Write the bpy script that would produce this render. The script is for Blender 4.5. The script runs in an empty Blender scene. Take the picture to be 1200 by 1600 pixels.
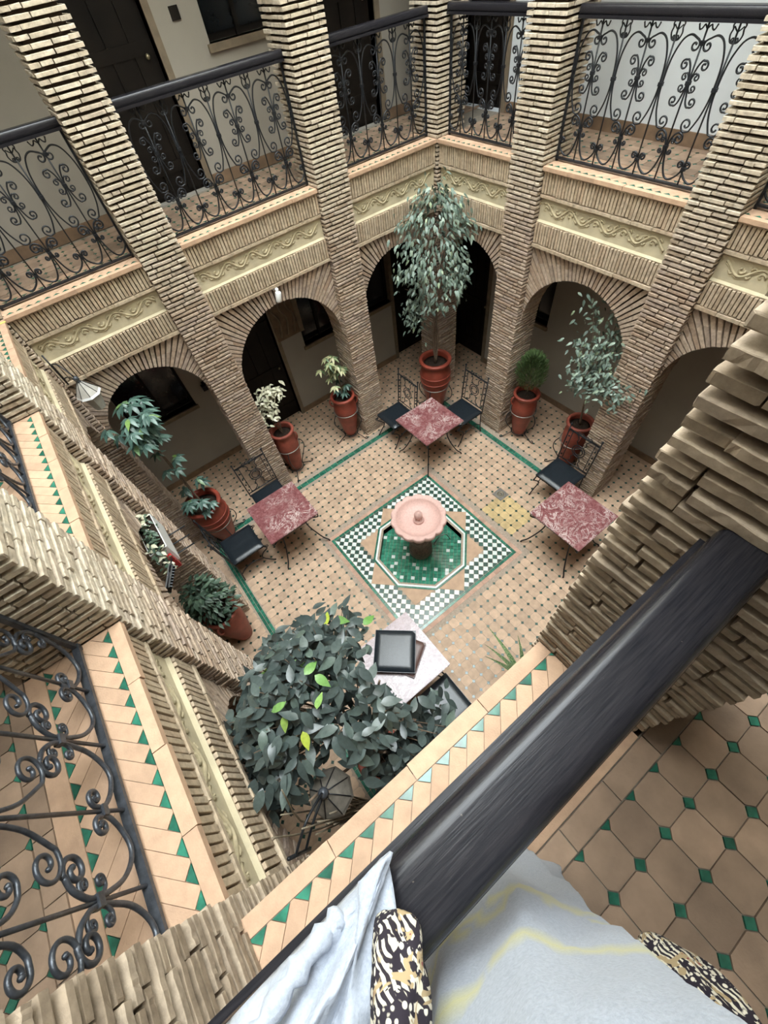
import bpy, bmesh, math, random
import numpy as np
from mathutils import Vector, Matrix

rng = random.Random(11)
PI = math.pi
SC = bpy.context.scene
COL = SC.collection

# ------------------------------------------------------------------ camera
RW = np.array([[0.78700746, -0.60716841, -0.1093882],
               [-0.55580616, -0.62082859, -0.55285746],
               [0.26776626, 0.49590158, -0.82606468]])      # rows: right, down, forward
CAMP = np.array([-1.7657, -2.298, 5.1965])
FPX = 643.26
cam_data = bpy.data.cameras.new('camera')
cam_data.sensor_fit = 'VERTICAL'
cam_data.sensor_height = 36.0
cam_data.lens = FPX / 1600.0 * 36.0
cam_data.clip_start = 0.02
cam_data.clip_end = 200
cam = bpy.data.objects.new('camera', cam_data)
M = Matrix.Identity(4)
for i in range(3):
    M[i][0] = RW[0][i]; M[i][1] = -RW[1][i]; M[i][2] = -RW[2][i]; M[i][3] = CAMP[i]
cam.matrix_world = M
COL.objects.link(cam)
SC.camera = cam

# ------------------------------------------------------------------ sky light, exposure
world = bpy.data.worlds.new('overcast_sky')
SC.world = world
world.use_nodes = True
bg = world.node_tree.nodes['Background']
bg.inputs[0].default_value = (0.90, 0.97, 1.0, 1)
bg.inputs[1].default_value = 19.0
pl = bpy.data.lights.new('sky_portal', 'AREA'); pl.shape = 'RECTANGLE'; pl.size = 4.95; pl.size_y = 4.7
pl.cycles.is_portal = True                       # guides sampling of the open sky above the courtyard
po = bpy.data.objects.new('sky_portal', pl); po.location = (-.054, .063, 11.8); COL.objects.link(po)
SC.view_settings.view_transform = 'Standard'
SC.view_settings.look = 'None'
SC.view_settings.exposure = 0.0
SC.view_settings.gamma = 1.0
SC.view_settings.use_curve_mapping = False

# ------------------------------------------------------------------ dimensions (metres)
XP, YP, XM, YM = 2.342, 2.316, -2.45, -2.19     # outer edges of the four gallery ledges
ZL = 3.60                                        # gallery floor and ledge level
ZR = 6.60                                        # underside of the gallery roof
ZT = 11.8                                         # top of the added light well walls
PITCH = 0.0404                                   # brick course
TP = 0.1187                                      # octagon floor tile pitch
WM = {'back': Matrix.Translation((0, YP, 0)),
      'right': Matrix.Translation((XP, 0, 0)) @ Matrix.Rotation(-PI / 2, 4, 'Z'),
      'front': Matrix.Translation((0, YM, 0)) @ Matrix.Rotation(PI, 4, 'Z'),
      'left': Matrix.Translation((XM, 0, 0)) @ Matrix.Rotation(PI / 2, 4, 'Z')}
LIM = {'back': (XM, XP), 'right': (-YP, -YM), 'front': (-XP, -XM), 'left': (YM, YP)}
COLS = {'back': [(-1.245, -.85), (.69, 1.088)], 'right': [(-1.20, -.795), (.625, 1.03)],
        'front': [(-1.088, -.69), (.77, 1.165)], 'left': [(-1.02, -.585), (.785, 1.21)]}
BAYS = {w: [(LIM[w][0], COLS[w][0][0]), (COLS[w][0][1], COLS[w][1][0]), (COLS[w][1][1], LIM[w][1])] for w in WM}
DUP = {'back': 1.134, 'right': 1.04, 'left': 1.13, 'front': 1.25}     # gallery depth upstairs
DGR = {'back': 1.304, 'right': 1.16, 'left': 1.20, 'front': 1.25}     # gallery depth at ground level

# ------------------------------------------------------------------ materials
MATS = {}
def nmat(name):
    m = bpy.data.materials.new(name); m.use_nodes = True
    MATS[name] = m
    return m, m.node_tree.nodes, m.node_tree.links, m.node_tree.nodes['Principled BSDF']
def rnd_node(N, L):
    oi = N.new('ShaderNodeObjectInfo'); g = N.new('ShaderNodeNewGeometry')
    a = N.new('ShaderNodeMath'); a.operation = 'ADD'
    L.new(oi.outputs['Random'], a.inputs[0]); L.new(g.outputs['Random Per Island'], a.inputs[1])
    f = N.new('ShaderNodeMath'); f.operation = 'FRACT'; L.new(a.outputs[0], f.inputs[0])
    return f.outputs[0], g
def ramp(N, L, src, cols, interp='LINEAR'):
    r = N.new('ShaderNodeValToRGB'); r.color_ramp.interpolation = interp
    e = r.color_ramp.elements
    while len(e) < len(cols): e.new(0.5)
    for k, (p, c) in enumerate(cols):
        e[k].position = p; e[k].color = (*c, 1)
    L.new(src, r.inputs[0])
    return r.outputs[0]
def mixc(N, L, fac, a, b, mode='MIX'):
    m = N.new('ShaderNodeMix'); m.data_type = 'RGBA'; m.blend_type = mode
    for s, v in ((m.inputs[0], fac), (m.inputs[6], a), (m.inputs[7], b)):
        if hasattr(v, 'is_linked') or hasattr(v, 'links'): L.new(v, s)
        elif isinstance(v, (int, float)): s.default_value = v
        else: s.default_value = (*v, 1)
    return m.outputs[2]
def noise(N, L, scale, detail=4, coord='obj', rough=0.55, dist=0.0):
    g = N.new('ShaderNodeNewGeometry')
    n = N.new('ShaderNodeTexNoise'); n.inputs['Scale'].default_value = scale
    n.inputs['Detail'].default_value = detail; n.inputs['Roughness'].default_value = rough
    n.inputs['Distortion'].default_value = dist
    L.new(g.outputs['Position'], n.inputs['Vector'])
    return n.outputs[0]
def bump(N, L, b, h, strength, dist=0.01):
    bp = N.new('ShaderNodeBump'); bp.inputs['Strength'].default_value = strength
    bp.inputs['Distance'].default_value = dist
    L.new(h, bp.inputs['Height']); L.new(bp.outputs[0], b.inputs['Normal'])
def simple(name, col, rough=0.6, metal=0.0, var=0.25, scale=9.0, bmp=0.0, bscale=60, rnd=0.0, spec=0.5, coat=0.0):
    m, N, L, b = nmat(name)
    n = noise(N, L, scale)
    dk = tuple(c * (1 - var) for c in col); lt = tuple(min(1, c * (1 + var * .7)) for c in col)
    c = ramp(N, L, n, [(.3, dk), (.7, lt)])
    if rnd > 0:
        r, g = rnd_node(N, L)
        f = ramp(N, L, r, [(0, (1 - rnd,) * 3), (1, (1 + rnd * .4,) * 3)])
        c = mixc(N, L, 1.0, c, f, 'MULTIPLY')
    L.new(c, b.inputs['Base Color'])
    b.inputs['Roughness'].default_value = rough; b.inputs['Metallic'].default_value = metal
    b.inputs['Specular IOR Level'].default_value = spec
    b.inputs['Coat Weight'].default_value = coat; b.inputs['Coat Roughness'].default_value = .08
    if bmp > 0: bump(N, L, b, noise(N, L, bscale, 5), bmp)
    return m

def brick_mat(name, cols_up, cols_dn, bs=130, bst=.55):
    m, N, L, b = nmat(name)
    r, g = rnd_node(N, L)
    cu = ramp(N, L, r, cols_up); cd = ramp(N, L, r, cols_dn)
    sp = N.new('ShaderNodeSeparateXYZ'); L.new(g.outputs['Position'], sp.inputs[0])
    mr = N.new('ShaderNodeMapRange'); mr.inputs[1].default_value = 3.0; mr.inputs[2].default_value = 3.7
    L.new(sp.outputs[2], mr.inputs[0])            # colour turns paler and yellower towards the upper storey
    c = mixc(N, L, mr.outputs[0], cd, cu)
    n = noise(N, L, 28, 6, rough=.65)
    f = ramp(N, L, n, [(.28, (.62, .60, .58)), (.62, (1.08, 1.06, 1.03))])
    c = mixc(N, L, 1.0, c, f, 'MULTIPLY')
    L.new(c, b.inputs['Base Color'])
    b.inputs['Roughness'].default_value = .9; b.inputs['Specular IOR Level'].default_value = .25
    bump(N, L, b, noise(N, L, bs, 6, rough=.7), bst, .005)
    return m
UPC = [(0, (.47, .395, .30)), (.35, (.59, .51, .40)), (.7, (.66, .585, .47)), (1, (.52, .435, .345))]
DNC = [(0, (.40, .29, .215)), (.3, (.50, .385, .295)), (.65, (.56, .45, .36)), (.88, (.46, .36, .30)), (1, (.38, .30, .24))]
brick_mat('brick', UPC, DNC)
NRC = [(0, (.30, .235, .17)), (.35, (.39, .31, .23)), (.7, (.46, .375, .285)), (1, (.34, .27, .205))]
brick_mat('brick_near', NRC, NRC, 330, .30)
brick_mat('brick_band', [(0, (.52, .41, .29)), (.5, (.61, .50, .37)), (1, (.55, .42, .30))],
          [(0, (.46, .36, .255)), (.5, (.56, .46, .345)), (1, (.50, .385, .275))])
simple('mortar', (.085, .060, .045), .95, var=.3, scale=30, bmp=.5, bscale=160, spec=.1)
simple('stucco', (.60, .52, .36), .9, var=.14, scale=7, bmp=.3, bscale=120, spec=.15)
simple('stucco_shaded', (.52, .44, .29), .9, var=.2, scale=25, spec=.15)  # darker tone paints in the shading of the carved relief
simple('plaster', (.36, .33, .285), .9, var=.05, scale=3, bmp=.08, bscale=90, spec=.2)
simple('bounce_white', (.80, .78, .72), .9, var=.04, scale=3, spec=.2)  # white of the unseen well walls, added to bounce light onto the columns
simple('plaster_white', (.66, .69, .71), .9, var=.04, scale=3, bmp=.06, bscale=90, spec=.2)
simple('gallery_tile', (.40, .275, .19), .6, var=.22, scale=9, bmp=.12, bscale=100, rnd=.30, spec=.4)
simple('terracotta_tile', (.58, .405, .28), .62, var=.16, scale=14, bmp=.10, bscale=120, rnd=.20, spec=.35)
simple('ledge_tile', (.57, .375, .25), .75, var=.14, scale=16, bmp=.18, bscale=150, rnd=.12, spec=.3)
simple('pink_tile', (.53, .33, .24), .65, var=.2, scale=12, rnd=.2, spec=.35)
simple('ochre_tile', (.58, .42, .20), .6, var=.2, scale=12, rnd=.2)
simple('grout', (.40, .32, .25), .95, var=.2, scale=40, spec=.1)
simple('grout_dark', (.30, .26, .21), .95, var=.2, scale=40, spec=.1)
simple('cement', (.50, .44, .38), .95, var=.25, scale=9, bmp=.4, bscale=50, spec=.1)
simple('green_glaze', (.035, .185, .12), .22, var=.45, scale=22, rnd=.35, coat=.4)
simple('dark_green_glaze', (.035, .095, .072), .3, var=.4, scale=25, rnd=.4, coat=.3)
simple('white_glaze', (.74, .80, .76), .28, var=.08, scale=22, rnd=.10, coat=.3)
simple('pool_green', (.05, .30, .19), .15, var=.4, scale=18, rnd=.45, coat=.5)
simple('terracotta_plain', (.50, .33, .215), .7, var=.15, scale=10, bmp=.1)
simple('iron', (.018, .020, .024), .42, metal=.3, var=.3, scale=50, bmp=.12, bscale=90)
simple('iron_grey', (.065, .072, .085), .36, metal=.45, var=.4, scale=40, bmp=.15, bscale=80)
simple('black_leather', (.014, .019, .024), .30, var=.25, scale=40, bmp=.12, bscale=120, spec=.5)
simple('red_leather', (.09, .04, .03), .4, var=.2, scale=30)
simple('pot_red', (.26, .050, .030), .42, var=.28, scale=7, bmp=.05, spec=.45)
simple('pot_red_worn', (.27, .065, .042), .55, var=.30, scale=8, bmp=.06, spec=.4)
simple('soil', (.035, .024, .018), .98, var=.5, scale=60, bmp=1.0, bscale=60, spec=.1)
simple('dark_wood', (.010, .007, .005), .6, var=.4, scale=6, spec=.2)
simple('mid_wood', (.16, .105, .06), .6, var=.3, scale=10)
simple('frame_wood', (.20, .155, .105), .6, var=.25, scale=10)
simple('baseboard_tile', (.24, .155, .095), .6, var=.25, scale=8, rnd=.15)
simple('bark', (.16, .11, .075), .9, var=.35, scale=40, bmp=.5, bscale=120)
simple('dry_stem', (.22, .18, .125), .9, var=.35, scale=30)
simple('white_plastic', (.80, .80, .78), .35, var=.03)
simple('black_plastic', (.02, .02, .022), .35, var=.1)
simple('dull_metal', (.30, .28, .25), .45, metal=.8, var=.2, scale=30)
simple('brass_dull', (.32, .27, .17), .4, metal=.7, var=.3, scale=60)
simple('fountain_stone', (.64, .41, .36), .5, var=.12, scale=45, bmp=.10, bscale=140, spec=.4)
simple('pedestal_stone', (.20, .125, .095), .6, var=.4, scale=30, bmp=.2, bscale=90)
simple('skin', (.45, .27, .19), .55, var=.05)
simple('hair', (.02, .014, .012), .5, var=.1)
simple('glass_dark', (.010, .012, .014), .12, var=.1, spec=.4)
simple('shaded_glass', (.20, .18, .15), .6, var=.3, scale=25)  # darker lantern glass and eave, with the shade put into the colour
simple('lamp_glass', (.40, .38, .34), .35, var=.15, scale=20)
simple('lamp_white', (.80, .82, .82), .4, var=.05)
simple('red_plastic', (.45, .03, .03), .4, var=.1)
simple('yellow_band', (.62, .55, .16), .7, var=.1)

def leaf_mat(name, cols, rough=.38):
    m, N, L, b = nmat(name)
    r, g = rnd_node(N, L)
    c = ramp(N, L, r, cols)
    n = noise(N, L, 60, 3)
    c = mixc(N, L, 1.0, c, ramp(N, L, n, [(.3, (.78,) * 3), (.7, (1.12,) * 3)]), 'MULTIPLY')
    L.new(c, b.inputs['Base Color'])
    b.inputs['Roughness'].default_value = rough
    b.inputs['Transmission Weight'].default_value = 0
    b.inputs['Subsurface Weight'].default_value = 0
    return m
leaf_mat('leaf_rubber', [(0, (.040, .056, .053)), (.5, (.062, .082, .077)), (.85, (.080, .105, .096)), (1, (.095, .13, .105))], .33)
leaf_mat('leaf_bright', [(0, (.12, .26, .06)), (.6, (.20, .37, .11)), (1, (.36, .42, .05))], .35)
leaf_mat('leaf_tree', [(0, (.10, .145, .115)), (.5, (.16, .22, .175)), (.9, (.25, .32, .25)), (1, (.30, .38, .22))], .45)
leaf_mat('leaf_schefflera', [(0, (.05, .10, .08)), (.6, (.09, .165, .135)), (.95, (.13, .22, .18)), (1, (.20, .33, .08))], .35)
leaf_mat('leaf_varieg', [(0, (.10, .17, .085)), (.4, (.20, .28, .13)), (.75, (.50, .50, .27)), (1, (.62, .58, .34))], .4)
leaf_mat('leaf_white', [(0, (.38, .40, .26)), (.4, (.66, .64, .46)), (1, (.78, .74, .58))], .5)
leaf_mat('leaf_shrub', [(0, (.035, .065, .04)), (.6, (.065, .11, .075)), (1, (.11, .17, .11))], .4)
leaf_mat('leaf_conifer', [(0, (.05, .09, .03)), (.6, (.10, .165, .055)), (1, (.17, .25, .09))], .5)

def marble(name, light):
    m, N, L, b = nmat(name)
    n1 = noise(N, L, 7, 8, rough=.72, dist=2.2)
    n2 = noise(N, L, 22, 6, rough=.7, dist=1.0)
    a = ramp(N, L, n2, [(.3, (.13, .038, .042)), (.5, (.225, .082, .084)), (.72, (.35, .17, .165))]) if not light else \
        ramp(N, L, n2, [(.3, (.20, .125, .135)), (.5, (.29, .205, .215)), (.72, (.40, .31, .325))])
    v = ramp(N, L, n1, [(.49, (0, 0, 0)), (.53, (1, 1, 1)), (.575, (0, 0, 0))])
    c = mixc(N, L, v, a, (.74, .62, .58))
    n3 = noise(N, L, 3.1, 3)
    k = ramp(N, L, n3, [(.42, (0, 0, 0)), (.62, (1, 1, 1))])
    c2 = mixc(N, L, k, a, c)
    L.new(c2, b.inputs['Base Color'])
    b.inputs['Roughness'].default_value = .22
    return m
marble('marble_red', False); marble('marble_pale', True)

def painted_wood():
    m, N, L, b = nmat('rail_paint')
    g = N.new('ShaderNodeNewGeometry'); mp = N.new('ShaderNodeMapping')
    mp.inputs['Scale'].default_value = (3, 60, 60)
    L.new(g.outputs['Position'], mp.inputs[0])
    n = N.new('ShaderNodeTexNoise'); n.inputs['Scale'].default_value = 6; n.inputs['Detail'].default_value = 6
    L.new(mp.outputs[0], n.inputs['Vector'])
    c = ramp(N, L, n.outputs[0], [(.3, (.010, .010, .013)), (.7, (.024, .022, .025))])
    sp = noise(N, L, 70, 2)
    s = ramp(N, L, sp, [(.76, (0, 0, 0)), (.79, (1, 1, 1))])
    c = mixc(N, L, s, c, (.10, .085, .07))
    L.new(c, b.inputs['Base Color'])
    b.inputs['Roughness'].default_value = .26; b.inputs['Specular IOR Level'].default_value = .28
    bump(N, L, b, n.outputs[0], .08, .003)
painted_wood()

def cloth(name, base, dark, stripe=None):
    m, N, L, b = nmat(name)
    n = noise(N, L, 260, 3)
    c = ramp(N, L, n, [(.3, dark), (.65, base)])
    if stripe:
        at = N.new('ShaderNodeAttribute'); at.attribute_name = 'stripe'
        c = mixc(N, L, at.outputs['Fac'], c, stripe)
    L.new(c, b.inputs['Base Color'])
    b.inputs['Roughness'].default_value = .95
    b.inputs['Sheen Weight'].default_value = .2
    bump(N, L, b, n, .35, .003)
cloth('white_cloth', (.42, .455, .52), (.34, .37, .43), (.55, .52, .24))
def scarf_mat():
    m, N, L, b = nmat('patterned_cloth')
    g = N.new('ShaderNodeNewGeometry')
    n = noise(N, L, 34, 2, dist=1.5)
    v = N.new('ShaderNodeTexVoronoi'); v.inputs['Scale'].default_value = 130
    L.new(g.outputs['Position'], v.inputs['Vector'])
    dots = ramp(N, L, v.outputs['Distance'], [(.34, (.74, .68, .55)), (.42, (.018, .012, .02))])
    w = N.new('ShaderNodeTexWave'); w.inputs['Scale'].default_value = 45; w.inputs['Distortion'].default_value = 6
    L.new(g.outputs['Position'], w.inputs['Vector'])
    wc = ramp(N, L, w.outputs[0], [(.45, (.02, .014, .02)), (.6, (.70, .64, .50))])
    k1 = ramp(N, L, n, [(.46, (0, 0, 0)), (.48, (1, 1, 1))], 'LINEAR')
    c = mixc(N, L, k1, dots, wc)
    k2 = ramp(N, L, n, [(.58, (0, 0, 0)), (.60, (1, 1, 1))])
    c = mixc(N, L, k2, c, (.42, .31, .17))
    k3 = ramp(N, L, n, [(.70, (0, 0, 0)), (.715, (1, 1, 1))])
    c = mixc(N, L, k3, c, (.24, .03, .05))
    L.new(c, b.inputs['Base Color']); b.inputs['Roughness'].default_value = .9
scarf_mat()
def spotted_leaf():
    m, N, L, b = nmat('leaf_snake')
    g = N.new('ShaderNodeNewGeometry'); mp = N.new('ShaderNodeMapping'); mp.inputs['Scale'].default_value = (1, 1, 1)
    L.new(g.outputs['Position'], mp.inputs[0])
    n = N.new('ShaderNodeTexNoise'); n.inputs['Scale'].default_value = 90; n.inputs['Detail'].default_value = 2
    L.new(mp.outputs[0], n.inputs['Vector'])
    c = ramp(N, L, n.outputs[0], [(.42, (.07, .17, .06)), (.56, (.34, .42, .22))])
    L.new(c, b.inputs['Base Color']); b.inputs['Roughness'].default_value = .4
spotted_leaf()

# ------------------------------------------------------------------ helpers
WORLD = {}            # object name -> world matrix as set here
def link(o, parent=None, mw=None):
    COL.objects.link(o)
    mw = mw if mw is not None else Matrix.Identity(4)
    WORLD[o.name] = mw
    if parent is not None:
        o.parent = parent
        o.matrix_basis = WORLD[parent.name].inverted() @ mw
    else:
        o.matrix_basis = mw
    return o
def tag(o, label=None, cat=None, group=None, kind=None):
    if label: o['label'] = label
    if cat: o['category'] = cat
    if group: o['group'] = group
    if kind: o['kind'] = kind
    return o
def thing(name, loc, label, cat, rz=0.0, group=None):
    o = bpy.data.objects.new(name, None); o.empty_display_size = .1
    link(o, None, Matrix.Translation(loc) @ Matrix.Rotation(rz, 4, 'Z'))
    return tag(o, label, cat, group)

class MB:
    def __init__(s): s.v = []; s.f = []; s.sm = []; s.at = None
    def add(s, vs, fs, smooth=False):
        b = len(s.v); s.v += [tuple(p) for p in vs]
        s.f += [tuple(i + b for i in f) for f in fs]; s.sm += [smooth] * len(fs)
    def box(s, x0, x1, y0, y1, z0, z1):
        s.add([(x0, y0, z0), (x1, y0, z0), (x1, y1, z0), (x0, y1, z0), (x0, y0, z1), (x1, y0, z1), (x1, y1, z1), (x0, y1, z1)],
              [(0, 3, 2, 1), (4, 5, 6, 7), (0, 1, 5, 4), (1, 2, 6, 5), (2, 3, 7, 6), (3, 0, 4, 7)])
    def prism(s, poly, h0, h1, axis='z'):
        """polygon extruded along z (poly in x,y) or along y (poly in x,z)"""
        a = sum(poly[i][0] * poly[(i + 1) % len(poly)][1] - poly[(i + 1) % len(poly)][0] * poly[i][1] for i in range(len(poly)))
        P = list(poly) if (a > 0) else list(poly)[::-1]
        n = len(P)
        if axis == 'z':
            vs = [(p[0], p[1], h0) for p in P] + [(p[0], p[1], h1) for p in P]
            fs = [tuple(range(n - 1, -1, -1)), tuple(range(n, 2 * n))] + [(i, (i + 1) % n, (i + 1) % n + n, i + n) for i in range(n)]
        else:
            vs = [(p[0], h0, p[1]) for p in P] + [(p[0], h1, p[1]) for p in P]
            fs = [tuple(range(n)), tuple(range(2 * n - 1, n - 1, -1))] + [((i + 1) % n, i, i + n, (i + 1) % n + n) for i in range(n)]
        s.add(vs, fs)
    def tube(s, pts, r, sides=6, closed=False, cap=True, rend=None):
        P = [Vector(p) for p in pts]; n = len(P)
        ref = None; rings = []
        for i in range(n):
            if closed: t = P[(i + 1) % n] - P[i - 1]
            else: t = P[min(i + 1, n - 1)] - P[max(i - 1, 0)]
            if t.length < 1e-9: t = Vector((0, 0, 1))
            t.normalize()
            if ref is None:
                ref = Vector((0, 1, 0)) if abs(t.y) < .8 else Vector((1, 0, 0))
            u = (ref - t * ref.dot(t))
            if u.length < 1e-6: u = t.orthogonal()
            u.normalize(); ref = u; w = t.cross(u)
            rr = r[i] if isinstance(r, (list, tuple)) else r
            rings.append([P[i] + (u * math.cos(2 * PI * k / sides) + w * math.sin(2 * PI * k / sides)) * rr for k in range(sides)])
        vs = [q for ring in rings for q in ring]; fs = []
        m = n if closed else n - 1
        for i in range(m):
            a = i * sides; c = ((i + 1) % n) * sides
            for k in range(sides):
                k2 = (k + 1) % sides
                fs.append((a + k, a + k2, c + k2, c + k))
        if cap and not closed:
            fs.append(tuple(range(sides - 1, -1, -1))); fs.append(tuple(range((n - 1) * sides, n * sides)))
        s.add(vs, fs, True)
    def lathe(s, prof, seg=28, cx=0, cy=0, sc=None, cap0=True, cap1=False):
        vs = []; fs = []
        for (r, z) in prof:
            for k in range(seg):
                a = 2 * PI * k / seg
                rr = r * (sc(a, z, r) if sc else 1)
                vs.append((cx + rr * math.cos(a), cy + rr * math.sin(a), z))
        for i in range(len(prof) - 1):
            for k in range(seg):
                k2 = (k + 1) % seg
                fs.append((i * seg + k, i * seg + k2, (i + 1) * seg + k2, (i + 1) * seg + k))
        if cap0: fs.append(tuple(range(seg - 1, -1, -1)))
        if cap1: fs.append(tuple(range((len(prof) - 1) * seg, len(prof) * seg)))
        s.add(vs, fs, True)
    def ball(s, c, r, seg=8):
        n = seg // 2
        prof = [(max(1e-4, r * math.sin(PI * i / n)), c[2] - r * math.cos(PI * i / n)) for i in range(n + 1)]
        s.lathe(prof, seg, c[0], c[1])
    def mesh(s, name, mat=None):
        me = bpy.data.meshes.new(name); me.from_pydata(s.v, [], s.f)
        me.polygons.foreach_set('use_smooth', s.sm)
        if s.at is not None:
            a = me.attributes.new('stripe', 'FLOAT', 'POINT'); a.data.foreach_set('value', s.at)
        if mat: me.materials.append(MATS[mat])
        me.update()
        return me
    def build(s, name, mat, parent=None, mw=None, smooth_angle=None):
        return link(bpy.data.objects.new(name, s.mesh(name, mat)), parent, mw)

def crom(pts, sub=5):
    P = [Vector(p) for p in pts]; out = []
    for i in range(len(P) - 1):
        p0 = P[max(i - 1, 0)]; p1 = P[i]; p2 = P[i + 1]; p3 = P[min(i + 2, len(P) - 1)]
        for k in range(sub):
            t = k / sub
            out.append(.5 * ((2 * p1) + (p2 - p0) * t + (2 * p0 - 5 * p1 + 4 * p2 - p3) * t * t + (3 * p1 - p0 - 3 * p2 + p3) * t ** 3))
    out.append(P[-1])
    return out

_arr = {}
def arrays(me):
    if me.name not in _arr:
        v = np.empty(len(me.vertices) * 3, np.float32); me.vertices.foreach_get('co', v)
        ls = np.empty(len(me.polygons), np.int32); me.polygons.foreach_get('loop_start', ls)
        lt = np.empty(len(me.polygons), np.int32); me.polygons.foreach_get('loop_total', lt)
        vi = np.empty(len(me.loops), np.int32); me.loops.foreach_get('vertex_index', vi)
        sm = np.empty(len(me.polygons), bool); me.polygons.foreach_get('use_smooth', sm)
        _arr[me.name] = (v.reshape(-1, 3), lt, vi, sm)
    return _arr[me.name]
def join(name, items, mat, parent, mw=None):
    V = []; LT = []; VI = []; SM = []; b = 0
    for me, m in items:
        v, lt, vi, sm = arrays(me)
        A = np.array(m, dtype=np.float64)
        V.append(v @ A[:3, :3].T + A[:3, 3]); LT.append(lt); VI.append(vi + b); SM.append(sm); b += len(v)
    V = np.concatenate(V).astype(np.float32); LT = np.concatenate(LT); VI = np.concatenate(VI); SM = np.concatenate(SM)
    me = bpy.data.meshes.new(name)
    me.vertices.add(len(V)); me.vertices.foreach_set('co', V.ravel())
    me.loops.add(len(VI)); me.loops.foreach_set('vertex_index', VI.astype(np.int32))
    me.polygons.add(len(LT))
    me.polygons.foreach_set('loop_start', np.concatenate([[0], np.cumsum(LT)[:-1]]).astype(np.int32))
    me.polygons.foreach_set('use_smooth', SM)
    me.materials.append(MATS[mat]); me.update(calc_edges=True); me.validate()
    return link(bpy.data.objects.new(name, me), parent)
def view(p):
    q = RW @ (np.array(p) - CAMP)
    if q[2] < .08: return None
    return 600 + FPX * q[0] / q[2], 800 + FPX * q[1] / q[2], q[2]
def pieces(parent, name, items, mat, size, limit=300, minpx=9, rest='far_pieces', normals=None):
    """items: (mesh, world matrix[, normal]); the largest in view become parts of their own, the rest one part"""
    sc = []
    for k, it in enumerate(items):
        p = it[1].translation
        q = view(p); s = 0
        if q and -60 < q[0] < 1260 and -60 < q[1] < 1660:
            s = FPX / q[2] * size
            if len(it) > 2 and it[2] is not None:
                d = Vector(CAMP) - p
                c = d.normalized().dot(it[2])
                s = s * min(1, .25 + 1.5 * c) if c > .02 else 0
        sc.append((s, k))
    sc.sort(reverse=True)
    chosen = [k for s, k in sc[:limit] if s >= minpx]
    cs = set(chosen); out = []
    for k in chosen:
        me, m = items[k][0], items[k][1]
        if not me.materials: me.materials.append(MATS[mat])
        out.append(link(bpy.data.objects.new(name, me), parent, m))
    rs = [(it[0], it[1]) for k, it in enumerate(items) if k not in cs]
    if rs:
        o = join(rest, rs, mat, parent); o['kind'] = 'stuff'
    return out

# ------------------------------------------------------------------ brick meshes
def brick_mesh(name, L, D, H, nx, amp, seed, mat='brick', axis='x'):
    """chamfered bar with uneven stations along its length"""
    r = random.Random(seed); mb = MB()
    c = min(D, H) * .07
    prof = [(-D / 2 + c, -H / 2), (D / 2 - c, -H / 2), (D / 2, -H / 2 + c), (D / 2, H / 2 - c), (D / 2 - c, H / 2), (-D / 2 + c, H / 2), (-D / 2, H / 2 - c), (-D / 2, -H / 2 + c)]
    xs = [-L / 2 + L * k / nx for k in range(nx + 1)]
    vs = []; fs = []; n = 8
    st = [(xs[0], .86)] + [(x, 1) for x in ([xs[0] + c] + xs[1:-1] + [xs[-1] - c])] + [(xs[-1], .86)]
    for q, (x, k) in enumerate(st):
        dy = r.uniform(-1, 1) * amp * .9; dz = r.uniform(-1, 1) * amp * .35
        for (y, z) in prof:
            chip = r.uniform(-1, 1) * amp * .45 - (amp * 2.2 if r.random() < .07 else 0) * (1 if y > 0 else -1)
            vs.append((x + r.uniform(-1, 1) * amp, y * k + dy + chip, z * k + dz + chip * .6))
    for q in range(len(st) - 1):
        for k in range(n):
            k2 = (k + 1) % n
            fs.append((q * n + k, (q + 1) * n + k, (q + 1) * n + k2, q * n + k2))
    fs.append(tuple(range(n))); fs.append(tuple(range(len(vs) - 1, len(vs) - n - 1, -1)))
    if axis == 'z': vs = [(z, y, x) for x, y, z in vs]; fs = [f[::-1] for f in fs]
    mb.add(vs, [f[::-1] for f in fs])
    me = mb.mesh(name, mat)
    return me
BL, BD, BH = .20, .07, .0228
BR_LO = [brick_mesh('brick_mesh', BL, BD, BH, 2, .0011, k) for k in range(8)]
BR_HI = [brick_mesh('brick_mesh_close', BL, BD, .0226, 7, .0011, 40 + k) for k in range(12)]
BR_NR = [brick_mesh('brick_mesh_near', BL, BD, .0222, 9, .0010, 60 + k, 'brick_near') for k in range(14)]
SOLD = [brick_mesh('soldier_mesh', .178, .05, .0268, 2, .0011, 70 + k, 'brick_band', 'z') for k in range(6)]

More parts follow.
